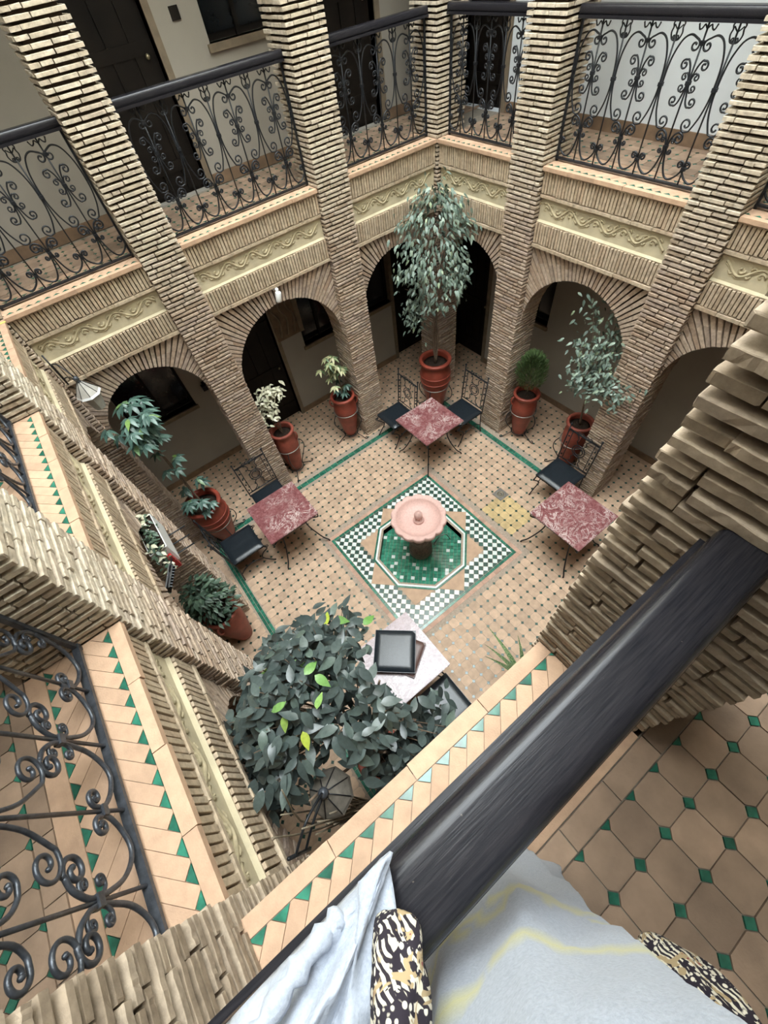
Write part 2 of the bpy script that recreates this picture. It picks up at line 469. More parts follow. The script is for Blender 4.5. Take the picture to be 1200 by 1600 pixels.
def column(name, x0, x1, y0, y1, z0, z1, label, near=False, mat='brick', group=None, inner=None):
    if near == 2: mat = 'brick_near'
    cx, cy = (x0 + x1) / 2, (y0 + y1) / 2
    root = thing(name, (cx, cy, z0), label, 'column', group=group)
    mb = MB(); e = .052 if near else .040
    mb.box(x0 + e, x1 - e, y0 + e, y1 - e, z0, z1)
    mb.build('core', 'mortar', root)
    items = []; n = int((z1 - z0) / PITCH)
    r = random.Random(hash((round(x0, 2), round(y0, 2))) % 9999)
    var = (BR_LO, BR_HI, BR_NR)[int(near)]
    faces = [((x0, y0), (x1, y0), (0, -1)), ((x1, y0), (x1, y1), (1, 0)), ((x1, y1), (x0, y1), (0, 1)), ((x0, y1), (x0, y0), (-1, 0))]
    for i in range(n):
        z = z0 + (i + .5) * PITCH
        for fi, (a, b, nr) in enumerate(faces):
            a = Vector(a); b = Vector(b); t = (b - a); W = t.length; t.normalize()
            nv = Vector(nr)
            full = (i + fi) % 2 == 0
            s0, s1 = (0, W) if full else (BD, W - BD)
            # cut positions of this course
            ph = [0.0, .085, .15][(i * 2 + fi) % 3] + r.uniform(-.015, .015)
            cuts = [s0]; q = s0 + (ph if ph > .05 else BL * .98)
            while q < s1 - .045:
                cuts.append(q); q += BL + r.uniform(-.022, .012)
            cuts.append(s1)
            for k in range(len(cuts) - 1):
                L0, L1 = cuts[k] + .0036, cuts[k + 1] - .0036
                if L1 - L0 < .02: continue
                out = r.uniform(-.004, .005) - BD / 2
                c = a + t * ((L0 + L1) / 2) + nv * out
                ang = math.atan2(t.y, t.x) + r.uniform(-.012, .012)
                m = (Matrix.Translation((c.x, c.y, z + r.uniform(-.0018, .0018))) @ Matrix.Rotation(ang, 4, 'Z')
                     @ Matrix.Rotation(r.uniform(-.012, .012), 4, 'Y') @ Matrix.Diagonal(((L1 - L0) / BL, 1, r.uniform(.92, 1.06), 1)))
                items.append((r.choice(var), m, Vector((nr[0], nr[1], 0))))
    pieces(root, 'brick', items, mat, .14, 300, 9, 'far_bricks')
    return root

# ================================================================== THE SETTING
def struct(name, mb, mat, mw=None, parent=None):
    o = mb.build(name, mat, parent, mw)
    if parent is None: o['kind'] = 'structure'
    return o

# ------------------------------------------------------------------ ground floor
FC = (-0.05, 0.0)                       # centre of the fountain pool
OA = .62                                # octagon apothem
def octo(r, c=FC):                      # r = apothem
    R = r / math.cos(PI / 8)
    return [(c[0] + R * math.cos(PI / 8 + k * PI / 4), c[1] + R * math.sin(PI / 8 + k * PI / 4)) for k in range(8)]
def ring_poly(mb, outer, inner, z0, z1):
    n = len(outer)
    for i in range(n):
        j = (i + 1) % n
        mb.prism([outer[i], outer[j], inner[j], inner[i]], z0, z1)
GX0, GX1, GY0, GY1 = XM - DGR['left'] - .2, XP + DGR['right'] + .2, YM - DGR['front'] - .2, YP + DGR['back'] + .2
def rect_hit(c, a):
    dx, dy = math.cos(a), math.sin(a); t = 1e9
    if dx > 1e-9: t = min(t, (GX1 - c[0]) / dx)
    if dx < -1e-9: t = min(t, (GX0 - c[0]) / dx)
    if dy > 1e-9: t = min(t, (GY1 - c[1]) / dy)
    if dy < -1e-9: t = min(t, (GY0 - c[1]) / dy)
    return (c[0] + dx * t, c[1] + dy * t)
mb = MB(); inn = octo(OA - .05)
angs = [math.atan2(p[1] - FC[1], p[0] - FC[0]) for p in inn]
for k in range(8):
    j = (k + 1) % 8
    a0, a1 = angs[k], angs[j]
    out = [rect_hit(FC, a0)]
    for cx_, cy_ in ((GX0, GY0), (GX1, GY0), (GX1, GY1), (GX0, GY1)):
        ac = math.atan2(cy_ - FC[1], cx_ - FC[0])
        d0 = (ac - a0) % (2 * PI); d1 = (a1 - a0) % (2 * PI)
        if 0 < d0 < d1: out.append((cx_, cy_))
    out.append(rect_hit(FC, a1))
    mb.prism([inn[k]] + out + [inn[j]], -.25, -.004)
floor = struct('floor', mb, 'grout')

# octagon tiles with green insets
def octtile(p, c, h, mat):
    g = .0018; a = p / 2 - g; k = a - c
    mb = MB(); mb.prism([(-k, -a), (k, -a), (a, -k), (a, k), (k, a), (-k, a), (-a, k), (-a, -k)], -h, 0)
    return mb.mesh('octagon_tile_mesh', mat)
def dottile(c, h, mat):
    mb = MB(); c -= .0015; mb.prism([(c, 0), (0, c), (-c, 0), (0, -c)], -h, 0)
    return mb.mesh('inset_mesh', mat)
OCT = octtile(TP, .020, .012, 'terracotta_tile'); OCTO = octtile(TP, .020, .012, 'ochre_tile')
DOT = dottile(.0225, .012, 'dark_green_glaze')
SQH = .935                              # half side of the tiled square round the pool
GL = {'y': 2.13, 'x': 2.20, 'xm': -2.345, 'ym': -2.12}     # green tile lines
def solid_at(x, y, m=.0):
    """inside a column, pier, or outside the floor"""
    return False
ti, di, og = [], [], []
x0 = .321; y0 = -1.419
nx0 = int((GX0 - x0) / TP); nx1 = int((GX1 - x0) / TP); ny0 = int((GY0 - y0) / TP); ny1 = int((GY1 - y0) / TP)
def clear(x, y, h):
    if abs(x - FC[0]) < SQH + .055 + h and abs(y) < SQH + .055 + h: return False
    if abs(y - GL['y']) < .05 + h and GL['xm'] - .05 < x < GL['x'] + .05: return False
    if abs(x - GL['x']) < .05 + h and GL['ym'] - .05 < y < GL['y'] + .05: return False
    if abs(x - GL['xm']) < .05 + h and GL['ym'] - .05 < y < GL['y'] + .05: return False
    if abs(y - GL['ym']) < .05 + h and GL['xm'] - .05 < x < GL['x'] + .05: return False
    return True
UP = Vector((0, 0, 1))
for i in range(nx0, nx1 + 1):
    for j in range(ny0, ny1 + 1):
        xx, yy = x0 + i * TP, y0 + j * TP
        if clear(xx, yy, .018): di.append((DOT, Matrix.Translation((xx, yy, rng.uniform(-.0005, .0012))), UP))
        xx += TP / 2; yy += TP / 2
        if clear(xx, yy, TP / 2 - .012):
            m = Matrix.Translation((xx, yy, rng.uniform(-.0012, .0008))) @ Matrix.Rotation(rng.uniform(-.01, .01), 4, 'Z')
            if abs(xx - 1.28) < .27 and abs(yy + .42) < .27: og.append((OCTO, m, UP))
            else: ti.append((OCT, m, UP))
pieces(floor, 'octagon_tile', ti, 'terracotta_tile', TP, 290, 9, 'far_octagon_tiles')
pieces(floor, 'ochre_octagon_tile', og, 'ochre_tile', TP, 60, 9, 'far_ochre_tiles')
pieces(floor, 'green_inset', di, 'dark_green_glaze', .04, 300, 30, 'green_insets')
# pink border tiles round the square, green lines
def strip(p0, p1, w, L, mat, name, limit=300, h=.012, z=0.0, gap=.002, minpx=9):
    p0 = Vector(p0); p1 = Vector(p1); t = p1 - p0; n = max(1, round(t.length / L)); l = t.length / n; ang = math.atan2(t.y, t.x)
    mb = MB(); mb.box(-l / 2 + gap, l / 2 - gap, -w / 2 + gap, w / 2 - gap, -h, 0); me = mb.mesh(name + '_mesh', mat)
    return [(me, Matrix.Translation((*(p0 + t * ((k + .5) / n)), z + rng.uniform(-.0008, .0012))) @ Matrix.Rotation(ang, 4, 'Z'), UP) for k in range(n)]
it = []
q = SQH + .03
cs = [(FC[0] - q, -q), (FC[0] + q, -q), (FC[0] + q, q), (FC[0] - q, q)]
for k in range(4):
    a = Vector(cs[k]); b = Vector(cs[(k + 1) % 4]); d = (b - a).normalized() * .027
    it += strip(a - d, b - d * 1.0 if False else b - d, .056, .115, 'pink_tile', 'pink_border_tile')
pieces(floor, 'pink_border_tile', it, 'pink_tile', .11, 80, 8, 'far_border_tiles')
it = []
for off in (-.021, .021):
    it += strip((GL['xm'], GL['y'] + off), (GL['x'], GL['y'] + off), .042, .12, 'green_glaze', 'green_line_tile')
    it += strip((GL['x'] + off, GL['ym']), (GL['x'] + off, GL['y']), .042, .12, 'green_glaze', 'green_line_tile')
    it += strip((GL['xm'] + off, GL['ym']), (GL['xm'] + off, GL['y']), .042, .12, 'green_glaze', 'green_line_tile')
    it += strip((GL['xm'], GL['ym'] + off), (GL['x'], GL['ym'] + off), .042, .12, 'green_glaze', 'green_line_tile')
pieces(floor, 'green_line_tile', it, 'green_glaze', .12, 120, 9, 'far_green_line_tiles', )

# zellige square: green outer line, checkerboard, star of bare terracotta, octagon rim
it = []
q = SQH - .02
cs = [(FC[0] - q, -q), (FC[0] + q, -q), (FC[0] + q, q), (FC[0] - q, q)]
for k in range(4):
    a = Vector(cs[k]); b = Vector(cs[(k + 1) % 4]); d = (b - a).normalized() * .02
    it += strip(a - d, b - d, .04, .09, 'green_glaze', 'green_border_tile')
pieces(floor, 'green_border_tile', it, 'green_glaze', .085, 90, 8, 'far_green_border')
SA = .63
def in_sq(x, y, a): return max(abs(x), abs(y)) < a
def in_di(x, y, a): return abs(x) + abs(y) < a * math.sqrt(2)
T = .0625; c45 = math.sqrt(.5)
mbw = MB(); mbd = MB()
def clip_poly(poly, inside, inter):
    out = []
    for i in range(len(poly)):
        p, q_ = poly[i], poly[(i + 1) % len(poly)]
        a, b = inside(p), inside(q_)
        if a: out.append(p)
        if a != b: out.append(inter(p, q_))
    return out
def clip_half(poly, nx, ny, c):           # keep nx*x+ny*y <= c
    f = lambda p: nx * p[0] + ny * p[1] - c
    def inter(p, q_):
        a, b = f(p), f(q_); t = a / (a - b)
        return (p[0] + (q_[0] - p[0]) * t, p[1] + (q_[1] - p[1]) * t)
    return clip_poly(poly, lambda p: f(p) <= 0, inter)
lim = SQH - .043
N = 40
for i in range(-N, N):
    for j in range(-N, N):
        g = .0022
        uv = [(i * T + g, j * T + g), ((i + 1) * T - g, j * T + g), ((i + 1) * T - g, (j + 1) * T - g), (i * T + g, (j + 1) * T - g)]
        poly = [((u - v) * c45, (u + v) * c45) for u, v in uv]
        mx = sum(p[0] for p in poly) / 4; my = sum(p[1] for p in poly) / 4
        if max(abs(mx), abs(my)) > lim + .05: continue
        if in_sq(mx, my, SA + .005) or in_di(mx, my, SA + .005): continue
        for nx_, ny_ in ((1, 0), (-1, 0), (0, 1), (0, -1)):
            poly = clip_half(poly, nx_, ny_, lim)
            if len(poly) < 3: break
        if len(poly) < 3: continue
        z = rng.uniform(-.0006, .0006)
        (mbd if (i + j) % 2 else mbw).prism([(p[0] + FC[0], p[1]) for p in poly], -.01, z)
o = mbw.build('white_checker_tiles', 'white_glaze', floor); o['kind'] = 'stuff'
o = mbd.build('green_checker_tiles', 'dark_green_glaze', floor); o['kind'] = 'stuff'
for k in range(8):                        # eight bare triangles of the star
    a = k * PI / 4; tip = SA * math.sqrt(2)
    t = Vector((math.cos(a), math.sin(a))); n_ = Vector((-t.y, t.x))
    b0 = .652; hw = tip - b0 - .008
    mb = MB(); mb.prism([(FC[0] + t.x * (tip - .008), t.y * (tip - .008)), (FC[0] + t.x * b0 + n_.x * hw, t.y * b0 + n_.y * hw), (FC[0] + t.x * b0 - n_.x * hw, t.y * b0 - n_.y * hw)], -.01, .0005)
    mb.build('star_point', 'terracotta_plain', floor)
mb = MB(); ring_poly(mb, octo(OA + .028), octo(OA + .002), -.01, .004)
mb.build('pool_rim', 'green_glaze', floor)
mb = MB(); ring_poly(mb, octo(OA + .002), octo(OA - .022), -.03, .003)
mb.build('white_pool_rim', 'white_glaze', floor)
mb = MB(); ring_poly(mb, octo(OA - .021), octo(OA - .05), -.15, -.012)
mb.build('pool_wall', 'green_glaze', floor)
mb = MB(); mb.prism(octo(OA - .03), -.19, -.125); mb.build('pool_base', 'grout_dark', floor)
mbg = MB(); mbw = MB(); T2 = .052; rr = random.Random(3)
for i in range(-14, 14):
    for j in range(-14, 14):
        g = .0018
        uv = [(i * T2 + g, j * T2 + g), ((i + 1) * T2 - g, j * T2 + g), ((i + 1) * T2 - g, (j + 1) * T2 - g), (i * T2 + g, (j + 1) * T2 - g)]
        poly = [((u - v) * c45 + FC[0], (u + v) * c45 + FC[1]) for u, v in uv]
        for k in range(8):
            a = k * PI / 4
            poly = clip_half(poly, math.cos(a), math.sin(a), OA - .05 + math.cos(a) * FC[0])
            if len(poly) < 3: break
        if len(poly) < 3: continue
        wh = (i % 3 == 0 and j % 3 == 1 and rr.random() < .62) or rr.random() < .03
        (mbw if wh else mbg).prism(poly, -.13, -.118 + rr.uniform(-.001, .001))
o = mbg.build('pool_floor_tiles', 'pool_green', floor); o['kind'] = 'stuff'
o = mbw.build('pale_pool_floor_tiles', 'white_glaze', floor); o['kind'] = 'stuff'

# ------------------------------------------------------------------ courtyard walls: ledges, bands, friezes, arches
ZB1 = (3.375, 3.553); ZF = (3.16, 3.34); ZB2 = (2.925, 3.115); ZARCH = 2.895
def arch_pts(R, zc, n): return [(-R * math.cos(PI * k / n), zc + R * math.sin(PI * k / n)) for k in range(n + 1)]
walls = {}
for w in ('back', 'right', 'left', 'front'):
    mb = MB(); bays = BAYS[w]
    for (a0, a1) in bays:
        mb.box(a0, a1, .058, .40, 3.34, 3.572)
        mb.box(a0, a1, .10, .40, 3.12, 3.34)
        mb.box(a0, a1, .058, .40, ZARCH, 3.13)
        c = (a0 + a1) / 2; R = (a1 - a0) / 2 - .012; zc = 2.69 - R
        Ri = R + .014
        n = 24; ap = arch_pts(Ri, zc, n)
        top = [(-(a1 - a0) / 2, ZARCH)] + [((a1 - a0) * (k / n - .5), ZARCH) for k in range(1, n)] + [((a1 - a0) / 2, ZARCH)]
        for k in range(n):
            mb.prism([(c + ap[k][0], ap[k][1]), (c + ap[k + 1][0], ap[k + 1][1]), (c + top[k + 1][0], top[k + 1][1]), (c + top[k][0], top[k][1])], .10, .38, 'y')
    root = struct('wall_' + w, mb, 'mortar', WM[w])
    walls[w] = root
    R4 = WM[w].to_3x3()
    nrm = R4 @ Vector((0, -1, 0))
    sold = []; vous = []; lips = []; outer = []; strips_ = []; tris = []
    for bi, (a0, a1) in enumerate(bays):
        # bands of upright bricks
        for (z0, z1) in (ZB1, ZB2):
            n = round((a1 - a0) / .0345); p = (a1 - a0) / n
            for k in range(n):
                m = WM[w] @ Matrix.Translation((a0 + (k + .5) * p, .055 + rng.uniform(-.003, .002), (z0 + z1) / 2 + rng.uniform(-.004, .004))) \
                    @ Matrix.Rotation(rng.uniform(-.015, .015), 4, 'Y') @ Matrix.Diagonal((p / .0345 * .97, 1, (z1 - z0) / .178 * rng.uniform(.97, 1.01), 1))
                sold.append((rng.choice(SOLD), m, nrm))
        # lips under the bands (long thin bricks)
        for (z0, z1, d0, d1) in ((3.342, 3.366, .028, .12), (2.886, 2.916, .022, .12), (3.112, 3.124, .045, .12), (3.553, 3.572, .02, .1)):
            n = max(1, round((a1 - a0) / .21)); p = (a1 - a0) / n
            for k in range(n):
                mb = MB(); j = rng.uniform(-.004, .003)
                mb.box(-p / 2 + .002, p / 2 - .002, d0 + j, d1, z0 + rng.uniform(-.003, .002), z1)
                lips.append((mb.mesh('lip_brick_mesh', 'brick_band'), WM[w] @ Matrix.Translation((a0 + (k + .5) * p, 0, 0)), nrm))
        # carved frieze
        mb = MB()
        mb.box(a0, a1, .062, .11, ZF[0] - .03, ZF[1])
        mb.add([(a0, .042, ZF[0] - .036), (a1, .042, ZF[0] - .036), (a1, .064, ZF[0] - .018), (a0, .064, ZF[0] - .018)], [(0, 1, 2, 3)])
        fr = mb.build('frieze_panel', 'stucco', root, WM[w])
        mb = MB(); zc_ = ZF[0] + .088; P_ = .30; nper = max(2, round((a1 - a0 - .10) / P_ * 2)); hp = (a1 - a0 - .10) / nper
        wave = []
        for k in range(nper * 10 + 1):
            s = k / 10
            wave.append((a0 + .05 + s * hp, .060, zc_ + .045 * math.sin(PI * s + bi)))
        mb.tube(wave, .0105, 6)
        mb.tube([(p[0], .060, p[2] - .018) for p in wave], .005, 5)
        for k in range(nper):
            sg = 1 if (k % 2 == 0) else -1
            cx_ = a0 + .05 + (k + .5 - bi / PI) * hp
            if not a0 + .06 < cx_ < a1 - .06: continue
            cz_ = zc_ - sg * .008
            sp = [(cx_ + (.036 - .0042 * t) * math.cos(sg * t * .62), .060, cz_ + (.036 - .0042 * t) * math.sin(sg * t * .62)) for t in range(9)]
            mb.tube(sp, .0095, 6)
            for q_ in (-1, 1):
                lf = crom([(cx_ + q_ * .045, .061, cz_ + sg * .035), (cx_ + q_ * .065, .059, cz_ + sg * .05), (cx_ + q_ * .085, .061, cz_ + sg * .03)], 4)
                mb.tube(lf, .0085, 6)
        mb.build('carved_scroll', 'stucco_shaded', fr, WM[w])
        # radial arch bricks
        c = (a0 + a1) / 2; R = (a1 - a0) / 2 - .012; zc = 2.69 - R
        n = round(PI * R / .0415); hw = (a1 - a0) / 2
        for k in range(n):
            t0 = PI * (k + .15) / n; t1 = PI * (k + .85) / n; tm = (t0 + t1) / 2
            def reach(t):
                cx_, sx_ = -math.cos(t), math.sin(t)
                d = 9
                if abs(cx_) > 1e-6: d = min(d, (hw - .001) / abs(cx_))
                if sx_ > 1e-6: d = min(d, (ZARCH - .004 - zc) / sx_)
                return d
            e0, e1 = reach(t0), reach(t1)
            if min(e0, e1) - R < .006: continue
            Lr = (e0 + e1) / 2 - R
            cutn = [0, 1] if Lr < .23 else [0, (.5 + rng.uniform(-.14, .14)), 1]
            for s in range(len(cutn) - 1):
                f0, f1 = cutn[s], cutn[s + 1]
                ge = .0015 if s + 1 < len(cutn) - 1 else 0
                pl = []
                for t, e in ((t0, e0), (t1, e1)):
                    pl.append((t, R + (e - R) * f0 + (ge if f0 > 0 else rng.uniform(-.003, .002)))); pl.append((t, R + (e - R) * f1 - ge))
                mid = R + Lr * (f0 + f1) / 2
                mx, mz = -mid * math.cos(tm), mid * math.sin(tm)
                q = [(-pl[i][1] * math.cos(pl[i][0]) - mx, pl[i][1] * math.sin(pl[i][0]) - mz) for i in (0, 1, 3, 2)]
                mb = MB(); mb.prism(q, .066 + rng.uniform(-.005, .004), .37, 'y')
                vous.append((mb.mesh('arch_brick_mesh', 'brick'), WM[w] @ Matrix.Translation((c + mx, 0, zc + mz)), nrm))
        # ledge tiles
        n = round((a1 - a0) / .30); p = (a1 - a0) / n
        for k in range(n):
            mb = MB(); j = rng.uniform(-.004, .004)
            mb.box(-p / 2 + .0015, p / 2 - .0015, j, .0505, -.032, 0)
            outer.append((mb.mesh('edge_tile_mesh', 'ledge_tile'), WM[w] @ Matrix.Translation((a0 + (k + .5) * p, 0, ZL + rng.uniform(-.001, .001))), UP))
        for side in (0, 1):
            p = .0785; V = (.118, .15)[side]; n = int((a1 - a0 + V) / p) + 2
            for k in range(-1, n):
                B = a0 + k * p
                g = .0012
                t_ = .066
                pts = [(B + g, 0), (B + p - t_ - g, 0), (B + p - t_ / 2 - g, t_ / 2), (B + p - V - g, V), (B - V + g, V)]
                tri = [(B + p - t_ + .003, .0012), (B + p - .003, .0012), (B + p - t_ / 2, t_ / 2 - .0035)]
                def place(poly):
                    poly = [(a0 + a1 - x, y) for x, y in poly]
                    for lim_, s_ in ((a1 - .001, 1), (-a0 - .001, -1)):
                        poly = clip_half(poly, s_, 0, lim_)
                        if len(poly) < 3: return None
                    return [(x, .052 + y) for x, y in poly] if side == 0 else [(x, .324 - y) for x, y in poly]
                for poly, lst, mt in ((pts, strips_, 'ledge_tile'), (tri, tris, 'green_glaze')):
                    po = place(poly)
                    if not po: continue
                    ar = abs(sum(po[i][0] * po[(i + 1) % len(po)][1] - po[(i + 1) % len(po)][0] * po[i][1] for i in range(len(po)))) / 2
                    if ar < 6e-5: continue
                    mx = sum(q[0] for q in po) / len(po); my = sum(q[1] for q in po) / len(po)
                    mb = MB(); mb.prism([(q[0] - mx, q[1] - my) for q in po], -.02, 0)
                    lst.append((mb.mesh(mt + '_mesh', mt), WM[w] @ Matrix.Translation((mx, my, ZL + rng.uniform(-.0012, .0008))), UP))
        mb = MB(); mb.box(a0, a1, .326, .40, ZL - .03, ZL); mb.build('inner_border_tile', 'ledge_tile', root, WM[w])
        mb = MB(); mb.box(a0, a1, .03, .40, 3.566, ZL - .008); mb.build('ledge_bed', 'grout', root, WM[w])
    pieces(root, 'upright_brick', sold, 'brick_band', .10, 300, 8, 'far_upright_bricks')
    pieces(root, 'arch_brick', vous, 'brick', .12, 300, 8, 'far_arch_bricks')
    pieces(root, 'lip_brick', lips, 'brick_band', .14, 120, 8, 'far_lip_bricks')
    pieces(root, 'edge_tile', outer, 'ledge_tile', .2, 60, 9, 'far_edge_tiles')
    pieces(root, 'ledge_tile', strips_, 'ledge_tile', .09, 120, 12, 'far_ledge_tiles')
    pieces(root, 'green_triangle_tile', tris, 'green_glaze', .05, 120, 9, 'far_green_triangles')

# ------------------------------------------------------------------ gallery floor (ring), slab, roof
def ring_boxes(mb, d0, dd, z0, z1):
    X0, X1, Y0, Y1 = XM - d0, XP + d0, YM - d0, YP + d0
    xo0, xo1, yo0, yo1 = XM - dd['left'], XP + dd['right'], YM - dd['front'], YP + dd['back']
    mb.box(xo0, xo1, Y1, yo1, z0, z1); mb.box(xo0, xo1, yo0, Y0, z0, z1)
    mb.box(xo0, X0, Y0, Y1, z0, z1); mb.box(X1, xo1, Y0, Y1, z0, z1)
OUT = {k: max(DUP[k], DGR[k]) + .18 for k in DUP}
mb = MB(); ring_boxes(mb, .40, OUT, 3.36, ZL - .008)
gfl = struct('floor_gallery', mb, 'grout_dark')
mb = MB(); ring_boxes(mb, .385, OUT, 3.32, 3.358); struct('ceiling', mb, 'plaster')
mb = MB(); ring_boxes(mb, .36, OUT, ZR, ZR + .2); struct('ceiling_upper', mb, 'plaster')
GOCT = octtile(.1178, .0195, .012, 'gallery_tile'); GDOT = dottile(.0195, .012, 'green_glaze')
mb = MB(); c_ = .0185; mb.prism([(c_, 0), (-c_, 0), (0, c_)], -.012, 0); GHALF = mb.mesh('half_inset_mesh', 'green_glaze')
GP = .1178
gt, gd, gb = [], [], []
ph = {'front': .848, 'left': -1.718, 'back': .02, 'right': .03}
for w in WM:
    lo, hi = LIM[w]
    if w in ('back', 'front'): lo -= (1.1 + .4); hi += (1.1 + .4)
    rows = int((DUP[w] - .475) / GP)
    i0 = int((lo - ph[w]) / GP) - 1; i1 = int((hi - ph[w]) / GP) + 1
    for i in range(i0, i1):
        a = ph[w] + i * GP
        for r in range(rows + 1):
            d = .592 + r * GP - GP
            # tile centre sits half a pitch beyond the inset lattice
            if r >= 0 and lo < a + GP / 2 < hi and d + GP / 2 < DUP[w] - .03:
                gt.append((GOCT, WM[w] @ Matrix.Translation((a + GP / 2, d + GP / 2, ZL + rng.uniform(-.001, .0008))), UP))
            if lo < a < hi:
                if r == 0: gd.append((GHALF, WM[w] @ Matrix.Translation((a, .4755, ZL)), UP))
                elif d < DUP[w] - .03: gd.append((GDOT, WM[w] @ Matrix.Translation((a, d, ZL + rng.uniform(-.0005, .001))), UP))
    gb += [(m_, WM[w] @ Matrix.Translation((0, 0, ZL)) @ mm) for m_, mm, _ in strip((lo, .438), (hi, .438), .07, .20, 'gallery_tile', 'gallery_border_tile')]
pieces(gfl, 'octagon_tile', gt, 'gallery_tile', GP, 300, 9, 'far_octagon_tiles')
pieces(gfl, 'green_inset', gd, 'green_glaze', .035, 200, 9, 'far_green_insets')
pieces(gfl, 'border_tile', [(a, b, UP) for a, b in gb], 'gallery_tile', .15, 40, 9, 'far_border_tiles')

for w in WM:                              # arcade of the upper storey, above the picture
    mb = MB()
    for (a0, a1) in BAYS[w]:
        c = (a0 + a1) / 2; R = (a1 - a0) / 2 - .012; zc = 6.20 - R; n = 20; ap = arch_pts(R, zc, n)
        for k in range(n):
            x0_, x1_ = c + (a1 - a0) * (k / n - .5), c + (a1 - a0) * ((k + 1) / n - .5)
            mb.prism([(c + ap[k][0], ap[k][1]), (c + ap[k + 1][0], ap[k + 1][1]), (x1_, ZR), (x0_, ZR)], .07, .37, 'y')
    mb.box(LIM[w][0] - .37, LIM[w][1] + .37, .07, .37, ZR, ZT)  # unseen well walls, added and raised to shape the light
    struct('wall_%s_arcade' % w, mb, 'bounce_white', WM[w])

# ------------------------------------------------------------------ outer walls with their doors and windows
def holed(mb, a0, a1, z0, z1, d, th, holes):
    xs = sorted(set([a0, a1] + [h[0] for h in holes] + [h[1] for h in holes]))
    xs = [x for x in xs if a0 <= x <= a1]
    for i in range(len(xs) - 1):
        m = (xs[i] + xs[i + 1]) / 2; cur = z0
        for h in sorted([h for h in holes if h[0] < m < h[1]], key=lambda h: h[2]):
            if h[2] > cur: mb.box(xs[i], xs[i + 1], d, d + th, cur, h[2])
            cur = max(cur, h[3])
        if cur < z1: mb.box(xs[i], xs[i + 1], d, d + th, cur, z1)
GH = {'back': [(-.80, .125, 0, 2.05), (.58, 1.30, 1.2, 2.15), (-2.35, -1.42, 1.2, 2.1), (1.45, 2.40, 1.19, 2.1), (2.46, 3.30, 0, 2.1)],
      'right': [(-3.08, -2.35, 0, 2.1), (-1.75, -1.10, 1.25, 2.1)], 'left': [], 'front': []}
UH = {'back': [(-.88, -.04, 3.6, 5.75), (.47, 1.20, 4.60, 5.6), (1.62, 2.43, 3.6, 5.75)],
      'right': [(-3.0, -2.325, 3.6, 5.75)], 'left': [], 'front': []}
dn = [0]; wn = [0]
def opening(w, hole, d, kind):
    a0, a1, z0, z1 = hole; m = WM[w]
    if kind == 'door':
        dn[0] += 1
        mb = MB(); mb.box(a0, a1, d + .10, d + .145, z0, z1); o = struct('door_%d' % dn[0], mb, 'dark_wood', m)
        nb = 4; bw = (a1 - a0) / nb
        for k in range(nb):
            mb = MB(); mb.box(a0 + k * bw + .012, a0 + (k + 1) * bw - .012, d + .085, d + .102, z0 + .03, z1 - .03); mb.build('door_board', 'dark_wood', o, m)
        for zz in (z0 + .25, (z0 + z1) / 2, z1 - .25):
            mb = MB(); mb.box(a0 + .01, a1 - .01, d + .075, d + .09, zz - .045, zz + .045); mb.build('door_rail', 'dark_wood', o, m)
        mb = MB(); mb.ball((a1 - .09, d + .065, z0 + 1.02), .022); mb.build('door_knob', 'brass_dull', o, m)
        for q0, q1 in ((a0 - .065, a0), (a1, a1 + .065)):
            mb = MB(); mb.box(q0, q1, d - .02, d + .12, z0, z1 + .06); mb.build('door_frame', 'frame_wood', o, m)
    else:
        wn[0] += 1
        mb = MB(); mb.box(a0, a1, d + .13, d + .145, z0, z1); o = struct('window_%d' % wn[0], mb, 'dark_wood', m)
        mid = (a0 + a1) / 2
        for q0, q1 in ((a0 + .03, mid - .015), (mid + .015, a1 - .03)):
            mb = MB(); mb.box(q0, q1, d + .118, d + .13, z0 + .05, z1 - .03); mb.build('pane', 'glass_dark', o, m)
        for q0, q1, r0, r1 in ((a0, a0 + .035, z0, z1), (a1 - .035, a1, z0, z1), (mid - .02, mid + .02, z0, z1), (a0, a1, z1 - .035, z1)):
            mb = MB(); mb.box(q0, q1, d + .09, d + .131, r0, r1); mb.build('window_frame', 'dark_wood', o, m)
        mb = MB(); mb.box(a0 - .03, a1 + .02, d - .035, d + .12, z0 - .055, z0); mb.build('window_sill', 'frame_wood', o, m)
nb_ = 0
for w in WM:
    for dd, z0, z1, holes, nm in ((DGR, 0, 3.33, GH, 'wall_%s_lower' % w), (DUP, ZL - .02, ZR + .05, UH, 'wall_%s_upper' % w)):
        lo = LIM[w][0] - (1.4 if w in ('back', 'front') else 1.5); hi = LIM[w][1] + (1.4 if w in ('back', 'front') else 1.5)
        mb = MB(); holed(mb, lo, hi, z0, z1, dd[w], .15, holes[w])
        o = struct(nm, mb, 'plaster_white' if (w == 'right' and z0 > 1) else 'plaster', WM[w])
        for h in holes[w]: opening(w, h, dd[w], 'door' if abs(h[2] - (0 if z0 == 0 else 3.6)) < .05 else 'window')
        # skirting tiles
        doors = sorted([h for h in holes[w] if h[2] <= z0 + .05])
        segs = []; cur = lo + .15
        for h in doors:
            if h[0] - .065 > cur: segs.append((cur, h[0] - .065))
            cur = h[1] + .065
        segs.append((cur, hi - .15))
        mb = MB(); zz = 0 if z0 == 0 else ZL
        for s0, s1 in segs:
            if s1 > s0: mb.box(s0, s1, dd[w] - .014, dd[w], zz, zz + .105)
        nb_ += 1
        bo = struct('baseboard_%s%s' % (w, '' if z0 == 0 else '_upper'), MB(), 'baseboard_tile', None) if False else None
        bo = mb.build('baseboard_%s%s' % (w, '' if z0 == 0 else '_upper'), 'baseboard_tile', None, WM[w]); bo['kind'] = 'structure'

